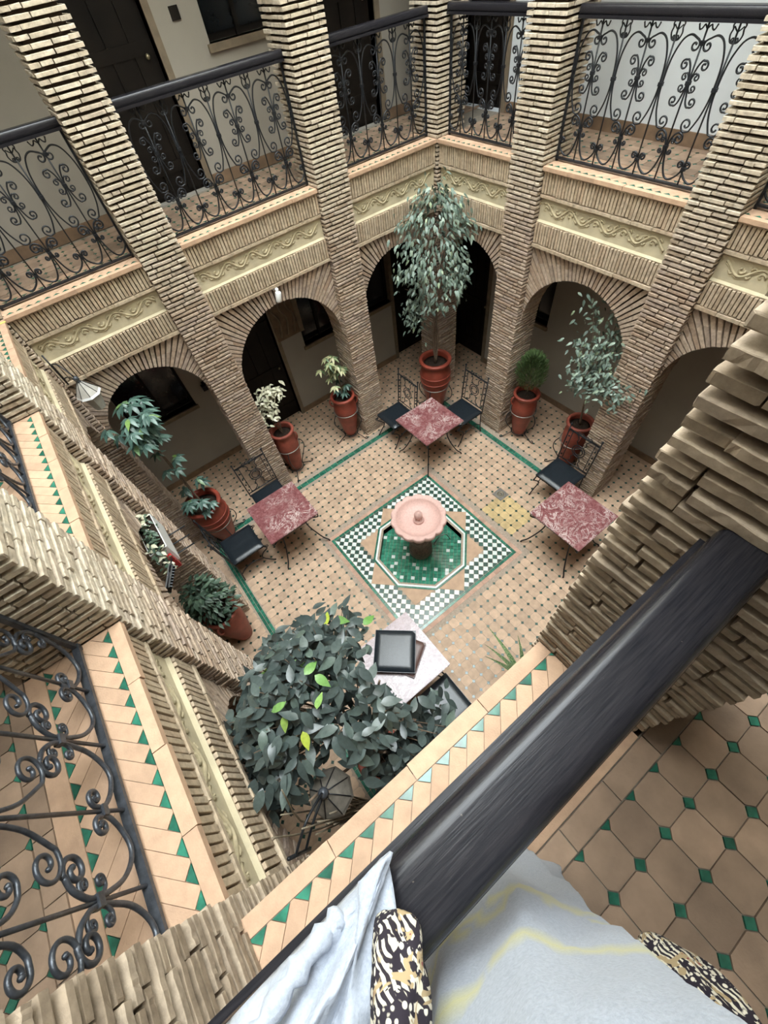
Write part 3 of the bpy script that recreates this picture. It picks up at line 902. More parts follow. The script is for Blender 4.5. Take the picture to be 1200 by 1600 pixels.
# ------------------------------------------------------------------ brick columns
def wcol(w, i, label, near=False):
    a0, a1 = COLS[w][i]
    p = WM[w] @ Vector((a0, -.018, 0)); q = WM[w] @ Vector((a1, .385, 0))
    return column('brick_column', min(p.x, q.x), max(p.x, q.x), min(p.y, q.y), max(p.y, q.y), 0, ZR, label, near)
wcol('back', 0, 'pale brick column between the white-leaved plant and the tall schefflera pot')
wcol('back', 1, 'pale brick column left of the tall potted corner tree')
wcol('right', 0, 'pale brick column right of the tall corner tree, behind the small conifer pot')
wcol('right', 1, 'pale brick column behind the right-hand potted ficus and its chair')
wcol('left', 1, 'brick column on the left wall carrying the white planter box', True)
wcol('left', 0, 'large brick column on the left beside the scrolled railing', True)
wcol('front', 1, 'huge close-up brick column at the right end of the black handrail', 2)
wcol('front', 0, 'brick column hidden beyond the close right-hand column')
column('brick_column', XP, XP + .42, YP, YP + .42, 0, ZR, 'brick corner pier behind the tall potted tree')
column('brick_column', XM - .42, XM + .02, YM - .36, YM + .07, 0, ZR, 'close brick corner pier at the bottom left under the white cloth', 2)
column('brick_column', XM - .42, XM, YP, YP + .42, 0, ZR, 'brick corner pier at the far left edge near the glass lantern')
column('brick_column', XP, XP + .42, YM - .42, YM, 0, ZR, 'brick corner pier hidden at the far right')

# ================================================================== RAILINGS
RD = .17                                 # distance of the railing from the ledge edge
def mir(pts): return [(-x, z) for x, z in pts]
KITMAT = ['iron']
def scroll_mesh(name, pts, r, sub=5, sides=6, mat=None, taper=False):
    mat = mat or KITMAT[0]
    p = crom([(x, 0, z) for x, z in pts], sub)
    mb = MB(); n = len(p)
    rr = r if not taper else [r * (1 - .55 * k / (n - 1)) for k in range(n)]
    mb.tube(p, rr, sides)
    e = p[-1]; mb.ball((e.x, e.y, e.z), r * 1.25, 8)
    return mb.mesh(name, mat)
def spiral(cx, cz, r0, r1, a0, turns, n=12):
    """points winding from radius r0 at angle a0 to r1"""
    return [(cx + (r0 + (r1 - r0) * k / n) * math.cos(a0 + turns * 2 * PI * k / n), cz + (r0 + (r1 - r0) * k / n) * math.sin(a0 + turns * 2 * PI * k / n)) for k in range(n + 1)]
_rail = {}
def rail_kit(s, near):
    """scroll shapes for a half spacing s, heights above the ledge"""
    key = (round(s, 4), near)
    if key in _rail: return _rail[key]
    sides = 8 if near else 6; KITMAT[0] = 'iron_grey' if near else 'iron'
    k = s / .2047
    R1 = .0075; R2 = .0062
    S = []; P = []
    def both(lst, name, pts, r):
        lst.append((name, scroll_mesh(name + '_mesh', pts, r, 4, sides))); lst.append((name, scroll_mesh(name + '_mesh', mir(pts), r, 4, sides)))
    # stem bar: tall scrolls up and down from the middle collar, small scrolls at the foot
    up = [(.010, .585), (.012, .66), (.026, .74), (.062 * k, .812), (.112 * k, .838), (.160 * k, .822)] + spiral(.160 * k, .788, .033 * k, .010, PI / 2 - .15, -1.1)
    both(S, 'tall_scroll', up, R2)
    dn_ = [(.010, .585), (.014, .52), (.034, .435), (.070 * k, .362)] + spiral(.108 * k, .388, .045 * k, .011, -PI * .70, 1.25)
    both(S, 'low_scroll', dn_, R2)
    lf = [(0, .805), (-.026, .812), (-.040, .842), (-.034, .868), (-.040, .888), (-.022, .908), (-.016, .930), (0, .945)]
    S.append(('leaf_outline', scroll_mesh('leaf_outline_mesh', [(x * k, z) for x, z in lf] + [(-x * k, z) for x, z in lf[::-1][1:]], .005, 4, sides)))
    both(S, 'leaf_vein', [(0, .855), (.014, .866), (.028 * k, .878)], .004)
    both(S, 'leaf_curl', [(0, .81)] + spiral(.012, .822, .012, .004, -PI * .75, 1.0, 8), .0045)
    # plant bar: three tiers of scrolls on collars
    both(P, 'whisker', [(.004, .868), (.022, .885), (.034, .868), (.050, .862), (.062, .885)], .0048)
    both(P, 'branch_scroll', [(.008, .600), (.012, .64), (.028, .69), (.050 * k, .72)] + spiral(.072 * k, .694, .028 * k, .010, PI * .62, -1.1), R2)
    both(P, 'small_scroll', [(.008, .605), (.014, .635), (.030, .655)] + spiral(.044 * k, .634, .020, .008, PI * .6, -1.0, 9), .0055)
    both(P, 'small_scroll', [(.008, .605), (.014, .575), (.030, .556)] + spiral(.044 * k, .578, .020, .008, -PI * .6, 1.0, 9), .0055)
    both(P, 'branch_scroll', [(.008, .610), (.012, .57), (.026, .51), (.046 * k, .482)] + spiral(.072 * k, .508, .029 * k, .010, -PI * .62, 1.1), R2)
    both(P, 'arm_scroll', [(.008, .245), (.014, .28), (.036 * k, .322), (.066 * k, .340)] + spiral(.074 * k, .303, .037 * k, .010, PI * .55, -1.2), R1)
    both(P, 'small_scroll', [(.008, .25), (.016, .285), (.030, .297)] + spiral(.041 * k, .284, .016, .005, PI * .6, -1.2, 9), .0058)
    both(P, 'small_scroll', [(.008, .25), (.016, .22), (.030, .205)] + spiral(.041 * k, .219, .016, .005, -PI * .6, 1.2, 9), .0058)
    foot = [(.008, .245), (.014, .20), (.034, .125), (.066 * k, .070), (.105 * k, .052), (.150 * k, .072), (.184 * k, .108), (.194 * k, .140)] + spiral(.166 * k, .156, .027 * k, .007, -.25, 1.25)
    both(P, 'foot_scroll', foot, R1)
    mb = MB(); mb.tube([(0, 0, .03), (0, 0, .925)], R2, sides); bar = mb.mesh('upright_bar_mesh', KITMAT[0])
    mb = MB()
    mb.box(-.017, .017, -.012, .012, -.011, .011); col_ = mb.mesh('collar_mesh', KITMAT[0])
    _rail[key] = (S, P, bar, col_)
    return _rail[key]
def railing(w, bi, label, near=False, first='P', n=None, show=True, RD=RD):
    a0, a1 = BAYS[w][bi]
    if bi == 0: a0 += .01
    W = a1 - a0; n = n or max(2, round(W / .2047)); s = W / n
    base = WM[w] @ Matrix.Translation(((a0 + a1) / 2, RD, ZL))
    root = bpy.data.objects.new('railing', None); link(root, None, base); tag(root, label, 'railing', 'wrought iron railings of the gallery')
    mat = 'iron_grey' if near else 'iron'
    # handrail with a rounded top
    prof = [(-.044, .920), (.044, .920), (.047, .934), (.0465, .950), (.043, .962), (.037, .9695), (.030, .9735), (.022, .974), (.008, .974), (-.010, .974), (-.024, .974), (-.031, .9738), (-.037, .971), (-.0415, .966), (-.0445, .958), (-.046, .946), (-.046, .934)]
    mb = MB(); vs = [(x, p[0], p[1]) for x in (-W / 2 + .002, W / 2 - .002) for p in prof]; m_ = len(prof)
    fs = [(i, i + m_, (i + 1) % m_ + m_, (i + 1) % m_) for i in range(m_)]
    mb.add(vs, fs, True); mb.add(vs[:m_], [tuple(range(m_))]); mb.add(vs[m_:], [tuple(range(m_ - 1, -1, -1))])
    mb.build('handrail', 'rail_paint', root, base)
    mb = MB(); mb.box(-W / 2 + .002, W / 2 - .002, -.055, .052, .902, .920); mb.build('handrail_base', 'rail_paint', root, base)
    mb = MB(); mb.box(-W / 2 + .004, W / 2 - .004, -.014, .014, .018, .034); mb.build('bottom_bar', mat, root, base)
    for e in (-W / 2 + .014, W / 2 - .014):
        mb = MB(); mb.box(e - .009, e + .009, -.009, .009, 0, .92); mb.build('end_post', mat, root, base)
    if not show: return root
    S, P, bar, col_ = rail_kit(s, near)
    for i in range(1, n):
        isP = ((i % 2 == 1) == (first == 'P'))
        m = base @ Matrix.Translation((-W / 2 + i * s, 0, 0))
        link(bpy.data.objects.new('upright_bar', bar), root, m)
        for nm, me in (P if isP else S): link(bpy.data.objects.new(nm, me), root, m)
        for zc in ((.245, .605, .80) if isP else (.135, .585)):
            link(bpy.data.objects.new('collar', col_), root, m @ Matrix.Translation((0, 0, zc)))
    # half patterns against the end posts
    for sgn, e in ((1, -W / 2), (-1, W / 2)):
        i = 0 if sgn > 0 else n
        isP = ((i % 2 == 1) == (first == 'P'))
        m = base @ Matrix.Translation((e + sgn * .02, 0, 0))
        for k, (nm, me) in enumerate(P if isP else S):
            if nm in ('leaf_outline', 'leaf_vein', 'leaf_curl', 'whisker'): continue
            if (k % 2 == 0) == (sgn > 0): link(bpy.data.objects.new(nm, me), root, m)
    return root
railing('back', 0, 'black scrolled iron railing at the upper left, before plain wall', first='P', n=6)
railing('back', 1, 'black scrolled iron railing before the dark door and square window', first='P', n=8)
railing('back', 2, 'narrow black scrolled railing left of the top corner pier', first='P', n=6)
railing('right', 0, 'narrow black scrolled railing right of the top corner pier', first='P', n=6)
railing('right', 1, 'black scrolled iron railing before the bright white wall, upper right', first='P', n=7)
railing('right', 2, 'black handrail end at the far right edge behind the brick column', first='P', n=6)
railing('left', 0, 'close grey iron railing with large scrolls at the lower left', near=True, first='P', n=5)
railing('left', 1, 'grey scrolled railing at the left edge between two brick columns', near=True, first='P', n=7)
railing('left', 2, 'short piece of railing at the left edge below the yellow strip', first='P', n=5)
railing('front', 2, 'glossy black painted handrail in the foreground with the white cloth over it', near=True, first='P', n=5)

# ================================================================== FURNITURE
_shared = {}
def sh(key, fn):
    if key not in _shared: _shared[key] = fn()
    return _shared[key]
def add(parent, name, me, mw): return link(bpy.data.objects.new(name, me), parent, mw)

def table(cx, cy, label, mat='marble_red', size=.73):
    root = thing('cafe_table', (cx, cy, 0), label, 'table', 0, 'square marble tables of the courtyard')
    B = Matrix.Translation((cx, cy, 0)); h = size / 2
    bm = bmesh.new(); bmesh.ops.create_cube(bm, size=1)
    for v in bm.verts: v.co.x *= size; v.co.y *= size; v.co.z *= .022; v.co.z += .732
    bmesh.ops.bevel(bm, geom=list(bm.edges), offset=.005, segments=2, affect='EDGES')
    me = bpy.data.meshes.new('tabletop_mesh'); bm.to_mesh(me); bm.free(); me.materials.append(MATS[mat])
    add(root, 'tabletop', me, B)
    def frame():
        mb = MB(); q = h - .012
        c = [(-q, -q, .714), (q, -q, .714), (q, q, .714), (-q, q, .714)]
        mb.tube(c, .011, 6, closed=True)
        return mb.mesh('frame_mesh', 'iron')
    add(root, 'frame', sh('tframe', frame), B)
    def leg():
        d = lambda r, z: (r * math.sqrt(.5), r * math.sqrt(.5), z)
        R = (h - .02) * math.sqrt(2)
        pts = crom([d(R, .708), d(R + .004, .66), d(R - .05, .63), d(R - .14, .60), d(R - .205, .53), d(R - .215, .44), d(R - .185, .33), d(R - .125, .20), d(R - .05, .08), d(R + .01, .035), d(R + .02, .008)], 4)
        mb = MB(); mb.tube(pts, .0095, 7); mb.ball(tuple(pts[-1]), .013)
        pts = crom([d(R - .02, .705), d(R - .10, .69), d(R - .18, .64), d(R - .205, .56)], 4)
        mb.tube(pts, .007, 6)
        return mb.mesh('leg_mesh', 'iron')
    for k in range(4): add(root, 'leg', sh('tleg', leg), B @ Matrix.Rotation(k * PI / 2, 4, 'Z'))
    def brace():
        mb = MB(); r = (h - .02) - .145
        mb.tube([(-r, -r, .49), (r, -r, .49), (r, r, .49), (-r, r, .49)], .006, 6, closed=True)
        return mb.mesh('brace_mesh', 'iron')
    add(root, 'brace', sh('tbrace', brace), B)
    return root
table(1.215, 1.24, 'red marble table in the far corner before the tall potted tree')
table(-1.355, 1.32, 'red marble table on the left of the fountain')
table(1.41, -1.22, 'red marble table on the right beside the close brick column')
table(-1.325, -1.215, 'pale marble table under the big leafy plant, holding a black cushion', 'marble_pale')

def cushion_mesh(sx, sy, t, z, mat, fold=False):
    bm = bmesh.new(); bmesh.ops.create_grid(bm, x_segments=12, y_segments=12, size=.5)
    for v in bm.verts:
        x, y = v.co.x * 2, v.co.y * 2
        e = max(abs(x), abs(y)); r = (1 - max(0, (e - .82) / .18) ** 2)
        v.co.z = t * .5 * max(0, r) ** .5 + t * .10 * (1 - x * x) * (1 - y * y)
        if fold: v.co.z -= .012 * math.exp(-((x + .12) / .06) ** 2) * (1 - abs(y) * .6)
        k = .985 if e > .95 else 1
        v.co.x *= sx * k; v.co.y *= sy * k
    vs = [v.co.copy() for v in bm.verts]; top = [tuple(w.index for w in f.verts) for f in bm.faces]
    bm.free()
    mb = MB(); mb.add([(p.x, p.y, p.z + z) for p in vs], top, True)
    mb.add([(p.x, p.y, z - p.z * .7 - t * .1) for p in vs], [f[::-1] for f in top], True)
    mb.box(-sx / 2 * .985, sx / 2 * .985, -sy / 2 * .985, sy / 2 * .985, z - t * .12, z + .003)
    return mb.mesh('cushion_mesh', mat)
def chair(cx, cy, rz, label, fold=False):
    """seat centre at cx, cy; the chair faces local -y, backrest at +y"""
    root = thing('iron_chair', (cx, cy, 0), label, 'chair', rz, 'wrought iron chairs of the courtyard')
    B = Matrix.Translation((cx, cy, 0)) @ Matrix.Rotation(rz, 4, 'Z')
    add(root, 'seat', sh(('seat', fold), lambda: cushion_mesh(.47, .47, .05, .455, 'black_leather', fold)), B)
    def frame():
        mb = MB(); q = .222
        mb.tube([(-q, -q, .428), (q, -q, .428), (q, q, .428), (-q, q, .428)], .009, 6, closed=True)
        return mb.mesh('seat_frame_mesh', 'iron')
    add(root, 'seat_frame', sh('cframe', frame), B)
    def fleg(s):
        def f():
            mb = MB()
            mb.tube(crom([(s * .215, -.215, .43), (s * .222, -.25, .36), (s * .20, -.17, .28), (s * .205, -.13, .20), (s * .22, -.20, .08), (s * .225, -.255, .012)], 5), .0085, 6)
            sp = [(s * .215, -.262 + .03 * math.cos(t * .75) * (1 - t * .08), .385 + .03 * math.sin(t * .75) * (1 - t * .08)) for t in range(10)]
            mb.tube(sp, .006, 6); mb.ball((s * .225, -.255, .012), .012)
            return mb.mesh('leg_mesh', 'iron')
        return f
    def bleg(s):
        def f():
            mb = MB()
            mb.tube(crom([(s * .222, .222, .43), (s * .222, .225, .25), (s * .222, .25, .012)], 4), .0085, 6); mb.ball((s * .222, .25, .012), .012)
            return mb.mesh('leg_mesh', 'iron')
        return f
    for s in (-1, 1):
        add(root, 'leg', sh(('fleg', s), fleg(s)), B); add(root, 'leg', sh(('bleg', s), bleg(s)), B)
    def side(s):
        def f():
            mb = MB(); mb.tube(crom([(s * .222, -.13, .20), (s * .222, 0, .26), (s * .222, .14, .24), (s * .222, .235, .16)], 4), .007, 6)
            return mb.mesh('side_brace_mesh', 'iron')
        return f
    for s in (-1, 1): add(root, 'side_brace', sh(('sbr', s), side(s)), B)
    yb = lambda z: .225 + (z - .43) * .10
    def post(s):
        def f():
            mb = MB(); mb.tube([(s * .235, yb(.43), .43), (s * .235, yb(1.06), 1.06)], .009, 6)
            mb.tube([(s * .175, yb(.50), .50), (s * .175, yb(1.0), 1.0)], .006, 6)
            for z in (.56, .67, .78, .89): mb.ball((s * .205, yb(z), z), .014, 6)
            mb.ball((s * .235, yb(1.075), 1.078), .017, 8)
            return mb.mesh('back_post_mesh', 'iron')
        return f
    for s in (-1, 1): add(root, 'back_post', sh(('post', s), post(s)), B)
    def rails():
        mb = MB()
        for z in (1.0, .50): mb.tube([(-.235, yb(z), z), (.235, yb(z), z)], .0075, 6)
        mb.tube([(-.235, yb(.985), .985), (.235, yb(.985), .985)], .005, 6)
        return mb.mesh('back_rail_mesh', 'iron')
    add(root, 'back_rail', sh('brail', rails), B)
    def rings():
        mb = MB()
        for r in (.062, .092):
            mb.tube([(r * math.cos(a * PI / 10), yb(.75 + r * math.sin(a * PI / 10)), .75 + r * math.sin(a * PI / 10)) for a in range(20)], .0065, 6, closed=True)
        return mb.mesh('back_ring_mesh', 'iron')
    add(root, 'back_ring', sh('rings', rings), B)
    def curve(sx, sz):
        def f():
            pts = [(sx * .035, .75 + sz * .09), (sx * .07, .75 + sz * .13), (sx * .06, .75 + sz * .18), (sx * .10, .75 + sz * .23), (sx * .16, .75 + sz * .245)]
            mb = MB(); mb.tube(crom([(x, yb(z), z) for x, z in pts], 4), .006, 6)
            return mb.mesh('back_scroll_mesh', 'iron')
        return f
    for sx in (-1, 1):
        for sz in (-1, 1): add(root, 'back_scroll', sh(('crv', sx, sz), curve(sx, sz)), B)
    def crest(s):
        def f():
            mb = MB(); mb.tube(crom([(0, yb(1.0), 1.008), (s * .03, yb(1.02), 1.032), (s * .06, yb(1.02), 1.02), (s * .05, yb(1.01), 1.01), (s * .09, yb(1.02), 1.03), (s * .12, yb(1.0), 1.005)], 4), .005, 6)
            return mb.mesh('crest_mesh', 'iron')
        return f
    for s in (-1, 1): add(root, 'crest_scroll', sh(('crest', s), crest(s)), B)
    return root
chair(1.10, 1.93, -PI / 2, 'black iron chair at the left side of the far corner table')
chair(1.90, 1.25, -PI / 2, 'black iron chair at the right side of the far corner table')
chair(-1.32, 1.90, 0, 'black iron chair behind the left marble table')
chair(-2.04, 1.45, PI / 2, 'black iron chair left of the left marble table, creased black seat', True)
chair(2.0, -.62, -PI / 2, 'black iron chair behind the right marble table by the potted ficus')
chair(-1.24, -1.80, PI, 'black iron chair by the pale table, half hidden under the ledge')

# cushions lying on the pale table
def cush(name, x, y, z, rz, mat, label, s=.44, t=.05):
    o = bpy.data.objects.new(name, cushion_mesh(s, s, t, 0, mat)); link(o, None, Matrix.Translation((x, y, z)) @ Matrix.Rotation(rz, 4, 'Z'))
    return tag(o, label, 'cushion')
cush('seat_cushion', -1.275, -1.20, .7695, math.radians(30), 'red_leather', 'dark red-brown seat cushion under the black one on the pale table', .38, .03)
cush('seat_cushion', -1.33, -1.13, .815, math.radians(49), 'black_leather', 'black leather seat cushion lying on the pale marble table')

# ================================================================== FOUNTAIN
ft = thing('fountain', (FC[0], FC[1], -.118), 'pink stone fountain with a scalloped bowl on a dark pedestal', 'fountain')
FB = Matrix.Translation((FC[0], FC[1], 0))
mb = MB()
mb.lathe([(.155, -.118), (.165, -.09), (.165, .02), (.15, .06), (.125, .10), (.115, .16), (.12, .22), (.15, .27), (.155, .31), (.135, .34), (.12, .38), (.13, .43), (.16, .48), (.17, .52), (.12, .56)], 28, cap1=True)
mb.build('pedestal', 'pedestal_stone', ft, FB)
mb = MB()
def scal(a, z, r):
    if r < .20: return 1
    k = min(1, (r - .20) / .14)
    return 1 + k * (.095 * abs(math.cos(a * 7)) ** .55 - .06)
mb.lathe([(.10, .54), (.17, .56), (.25, .605), (.315, .665), (.345, .72), (.352, .765), (.345, .785), (.33, .790)], 96, sc=scal)
mb.lathe([(.34, .789), (.295, .787), (.280, .768), (.255, .735), (.19, .708), (.10, .698), (.004, .696)], 96, sc=lambda a, z, r: scal(a, z, r) if r > .30 else 1, cap0=False)
mb.build('bowl', 'fountain_stone', ft, FB)
mb = MB(); mb.lathe([(.068, .695), (.072, .72), (.058, .735), (.035, .745), (.034, .77), (.052, .79), (.055, .83), (.042, .862), (.014, .885), (.002, .892)], 20)
mb.build('spout_finial', 'fountain_stone', ft, FB)
hose = bpy.data.objects.new('water_hose', None)
mb = MB(); mb.tube(crom([(.19, -.06, -.09), (.24, -.06, -.04), (.32, -.06, .008), (.40, -.09, .008), (.44, -.14, -.105)], 5), .007, 6)
o = mb.build('water_pipe', 'dull_metal', None, FB); tag(o, 'thin metal pipe bridging the green tiled pool by the fountain', 'pipe')
o = None
# floor drain
dr = thing('floor_drain', (1.44, -.11, 0), 'square metal drain cover in the tiled floor right of the fountain', 'drain')
DB = Matrix.Translation((1.44, -.11, .001))
mb = MB(); mb.box(-.088, .088, -.088, .088, 0, .006); mb.build('cover_plate', 'dull_metal', dr, DB)
mb = MB(); mb.lathe([(.05, .006), (.05, .010), (.036, .010), (.036, .006)], 20, cap0=False); mb.build('drain_ring', 'brass_dull', dr, DB)
mb = MB(); mb.lathe([(.02, .006), (.014, .012), (.002, .013)], 12); mb.build('drain_boss', 'brass_dull', dr, DB)

# ================================================================== POTS AND PLANTS
def leafmesh(name, L, W, mat, curl=.25, fold=.18, n=5):
    vs, fs = [], []
    for i in range(n + 1):
        t = i / n
        w = W / 2 * (math.sin(PI * min(1, t * 1.02) ** .8) ** .85 if 0 < t < 1 else 0)
        z = -curl * L * t * t; x = L * t
        if i == n: x = L * 1.04
        vs += [(x, -w, z + fold * w), (x, 0, z), (x, w, z + fold * w)]
    for i in range(n):
        a = i * 3
        fs += [(a, a + 3, a + 4, a + 1), (a + 1, a + 4, a + 5, a + 2)]
    mb = MB(); mb.add(vs, fs, True)
    return mb.mesh(name, mat)
def orient(p, d, up, s=1.0, roll=0.0):
    d = Vector(d).normalized(); u = Vector(up); u = u - d * u.dot(d)
    if u.length < 1e-4: u = d.orthogonal()
    u.normalize(); y = u.cross(d)
    m = Matrix((( d.x, y.x, u.x, p[0]), (d.y, y.y, u.y, p[1]), (d.z, y.z, u.z, p[2]), (0, 0, 0, 1)))
    return m @ Matrix.Rotation(roll, 4, 'X') @ Matrix.Scale(s, 4)
def pot(root, cx, cy, z0, h, R, mat, handles=2, ha=0.0, band=False):
    B = Matrix.Translation((cx, cy, z0))
    k = R / .2
    pr = [(.085, 0), (.10, .01), (.115, .08), (.14, .22), (.168, .38), (.186, .52), (.188, .60), (.178, .68), (.165, .735), (.168, .765), (.190, .785), (.2, .80), (.198, .82), (.185, .828), (.160, .825), (.155, .80), (.150, .745)]
    hk = h / .828
    mb = MB(); mb.lathe([(r * k, z * hk) for r, z in pr], 36)
    p = mb.build('pot', mat, root, B)
    mb = MB(); mb.lathe([(.152 * k, (.745) * hk), (.10 * k, .752 * hk), (.004, .756 * hk)], 24, cap0=True)
    mb.build('soil', 'soil', root, B)
    if band:
        for zz, rr in ((.50, .188), (.60, .190)):
            mb = MB(); mb.tube([((rr * k) * math.cos(a * PI / 16), (rr * k) * math.sin(a * PI / 16), zz * hk) for a in range(32)], .008, 6, closed=True); mb.build('raised_band', mat, p, B)
    for q in range(handles):
        a = ha + q * PI
        mb = MB(); c, s = math.cos(a), math.sin(a)
        pts = crom([(c * r * k, s * r * k, z * hk) for r, z in ((.180, .77), (.215, .755), (.225, .70), (.205, .64), (.180, .62))], 4)
        mb.tube(pts, .013 * k, 7); mb.build('handle', mat, p, B)
    return B
def stand(cx, cy, R, zr, label, n=3, a0=.3, zoff=0.0):
    root = thing('pot_stand', (cx, cy, 0), label, 'plant stand', 0, 'iron stands under the pots')
    B = Matrix.Translation((cx, cy, 0))
    mb = MB(); mb.tube([(R * math.cos(a * PI / 16), R * math.sin(a * PI / 16), zr) for a in range(32)], .0075, 6, closed=True); mb.build('ring', 'dull_metal', root, B)
    r2 = R * .62
    mb = MB(); mb.tube([(r2 * math.cos(a * PI / 16), r2 * math.sin(a * PI / 16), .10) for a in range(32)], .0065, 6, closed=True); mb.build('ring', 'iron', root, B)
    def leg():
        d = lambda r, z: (r, 0, z)
        mb = MB()
        mb.tube(crom([d(R + .008, zr), d(R + .05, zr - .07), d(R + .06, zr - .16), d(R + .03, zr - .25), d(R * .64, .14), d(R * .66, .09), d(R + .02, .045), d(R + .075, .012), d(R + .105, .018), d(R + .11, .045), d(R + .09, .055), d(R + .082, .038)], 4), .007, 6)
        return mb.mesh('leg_mesh', 'iron')
    me = leg()
    for k in range(n): add(root, 'leg', me, B @ Matrix.Rotation(a0 + k * 2 * PI / n, 4, 'Z'))
    return root
def trunk(root, pts, r, name='stem', mat='bark', sides=7):
    mb = MB(); P = crom(pts, 4); n = len(P)
    mb.tube(P, [r * (1 - .55 * k / (n - 1)) for k in range(n)], sides)
    return mb.build(name, mat, root)
def scatter_leaves(root, pts_fn, n, meshes, mat, size, limit, up=(0, 0, 1), minpx=6, name='leaf', rest='small_leaves'):
    items = [(rng.choice(meshes), pts_fn(), None) for _ in range(n)]
    pieces(root, name, items, mat, size, limit, minpx, rest)

# -- tall corner tree
P1 = (2.02, 2.01)
r_ = thing('potted_tree', (*P1, .06), 'tall ficus tree in a large red pot in the far corner', 'potted plant')
pot(r_, *P1, .06, .96, .262, 'pot_red', 0, band=True)
stand(*P1, .235, .52, 'iron stand under the large corner tree pot', 4, .5)
rng.seed(21)
brs = []
for k in range(5): trunk(r_, [(P1[0] + rng.uniform(-.02, .02), P1[1] + rng.uniform(-.02, .02), .93), (P1[0] + rng.uniform(-.05, .05), P1[1] + rng.uniform(-.05, .05), 1.5), (P1[0] + rng.uniform(-.12, .12), P1[1] + rng.uniform(-.12, .12), 2.2), (P1[0] + rng.uniform(-.2, .2), P1[1] + rng.uniform(-.2, .2), 2.9)], .014, 'trunk')
for k in range(26):
    a = rng.uniform(0, 2 * PI); z = rng.uniform(1.6, 2.9); rr_ = rng.uniform(.2, .40) * (1.1 if z < 2.7 else .7)
    e = Vector((P1[0] + rr_ * math.cos(a), P1[1] + rr_ * math.sin(a), z + .22)); brs.append((e, a))
    trunk(r_, [(P1[0], P1[1], z - .1), ((P1[0] + e.x) / 2, (P1[1] + e.y) / 2, z + .12), tuple(e)], .005, 'branch', sides=5)
TL = [leafmesh('tree_leaf_mesh', .070, .030, 'leaf_tree', c, .2, 4) for c in (.15, .35, .5)]
TC = []
for k in range(42):
    z = 2.0 + 1.28 * rng.random() ** .75; a = rng.uniform(0, 2 * PI)
    r = .50 * math.sin(min(1, (3.42 - z) / .6) * PI / 2) * (1 if z > 2.3 else .7) * rng.uniform(.55, 1.0)
    TC.append(Vector((P1[0] + r * math.cos(a), P1[1] + r * math.sin(a), z)))
def tree_leaf():
    # drooping sprays; fuller at the top, a spray low on the left
    q = rng.random()
    if q < .62:
        c = rng.choice(TC); a = math.atan2(c.y - P1[1], c.x - P1[0]) + rng.gauss(0, .8)
        p = c + Vector((rng.gauss(0, .075), rng.gauss(0, .075), rng.gauss(-.03, .075)))
    elif q < .80:
        z = 1.95 + 1.30 * rng.random() ** .8
        R = .47 * math.sin(min(1, (3.38 - z) / .62) * PI / 2) * (1 if z > 2.3 else .72)
        a = rng.uniform(0, 2 * PI); r = R * math.sqrt(rng.uniform(.15, 1))
        p = Vector((P1[0] + r * math.cos(a), P1[1] + r * math.sin(a), z))
    elif q < .91:
        p = Vector((P1[0] - .18 + rng.gauss(0, .10), P1[1] + .22 + rng.gauss(0, .10), 1.80 + rng.gauss(0, .14))); a = rng.uniform(0, 2 * PI)
    else:
        p = Vector((P1[0] + .24 + rng.gauss(0, .09), P1[1] - .22 + rng.gauss(0, .09), 2.35 + rng.gauss(0, .12))); a = rng.uniform(0, 2 * PI)
    if p.z > 2.1: p.x = min(p.x, 2.29 + rng.uniform(-.03, 0)); p.y = min(p.y, 2.27 + rng.uniform(-.03, 0))
    d = Vector((math.cos(a) * .7 + rng.uniform(-.4, .4), math.sin(a) * .7 + rng.uniform(-.4, .4), -.55 + rng.uniform(-.35, .35)))
    return orient(p, d, (rng.uniform(-.4, .4) - .3, rng.uniform(-.4, .4) - .3, 1), rng.uniform(.8, 1.25))
scatter_leaves(r_, tree_leaf, 1700, TL, 'leaf_tree', .10, 300)

# -- schefflera clusters
def whorl(p, L, n, lean, items, meshes):
    a0 = rng.uniform(0, 2 * PI)
    for k in range(n):
        a = a0 + 2 * PI * k / n
        d = Vector((math.cos(a) + lean[0], math.sin(a) + lean[1], -.30 + rng.uniform(-.15, .2)))
        items.append((rng.choice(meshes), orient(p, d, (lean[0] * .3, lean[1] * .3, 1), L * rng.uniform(.85, 1.15)), None))
SL = [leafmesh('schefflera_leaf_mesh', .11, .042, 'leaf_schefflera', c, .25, 4) for c in (.2, .4)]
VL = [leafmesh('variegated_leaf_mesh', .10, .036, 'leaf_varieg', c, .25, 4) for c in (.2, .4)]
P4 = (-2.15, 2.09)
r_ = thing('potted_schefflera', (*P4, .06), 'tall bare-stemmed schefflera in a wide red pot at the left', 'potted plant')
pot(r_, *P4, .06, .84, .262, 'pot_red', 0, band=True)
stand(*P4, .225, .46, 'iron stand under the wide left schefflera pot', 4, .2)
for dx in (-.012, .012): trunk(r_, [(P4[0] + dx, P4[1] + .01, .82), (P4[0] - dx, P4[1] + .03, 1.5), (P4[0] + dx, P4[1] + .02, 2.35)], .013, 'stem')
items = []
for k in range(46):
    p = Vector((P4[0] + rng.gauss(0, .115), min(P4[1] + rng.gauss(-.02, .115), 2.24), rng.uniform(2.15, 2.60))); whorl(p, 1.15, 7, ((p.x - P4[0]) * 1.5, (p.y - P4[1]) * 1.5), items, SL)
for k in range(6):
    p = Vector((P4[0] + rng.gauss(.05, .09), P4[1] + rng.gauss(.05, .09), rng.uniform(1.6, 2.05))); whorl(p, 1.0, 7, (0, 0), items, SL)
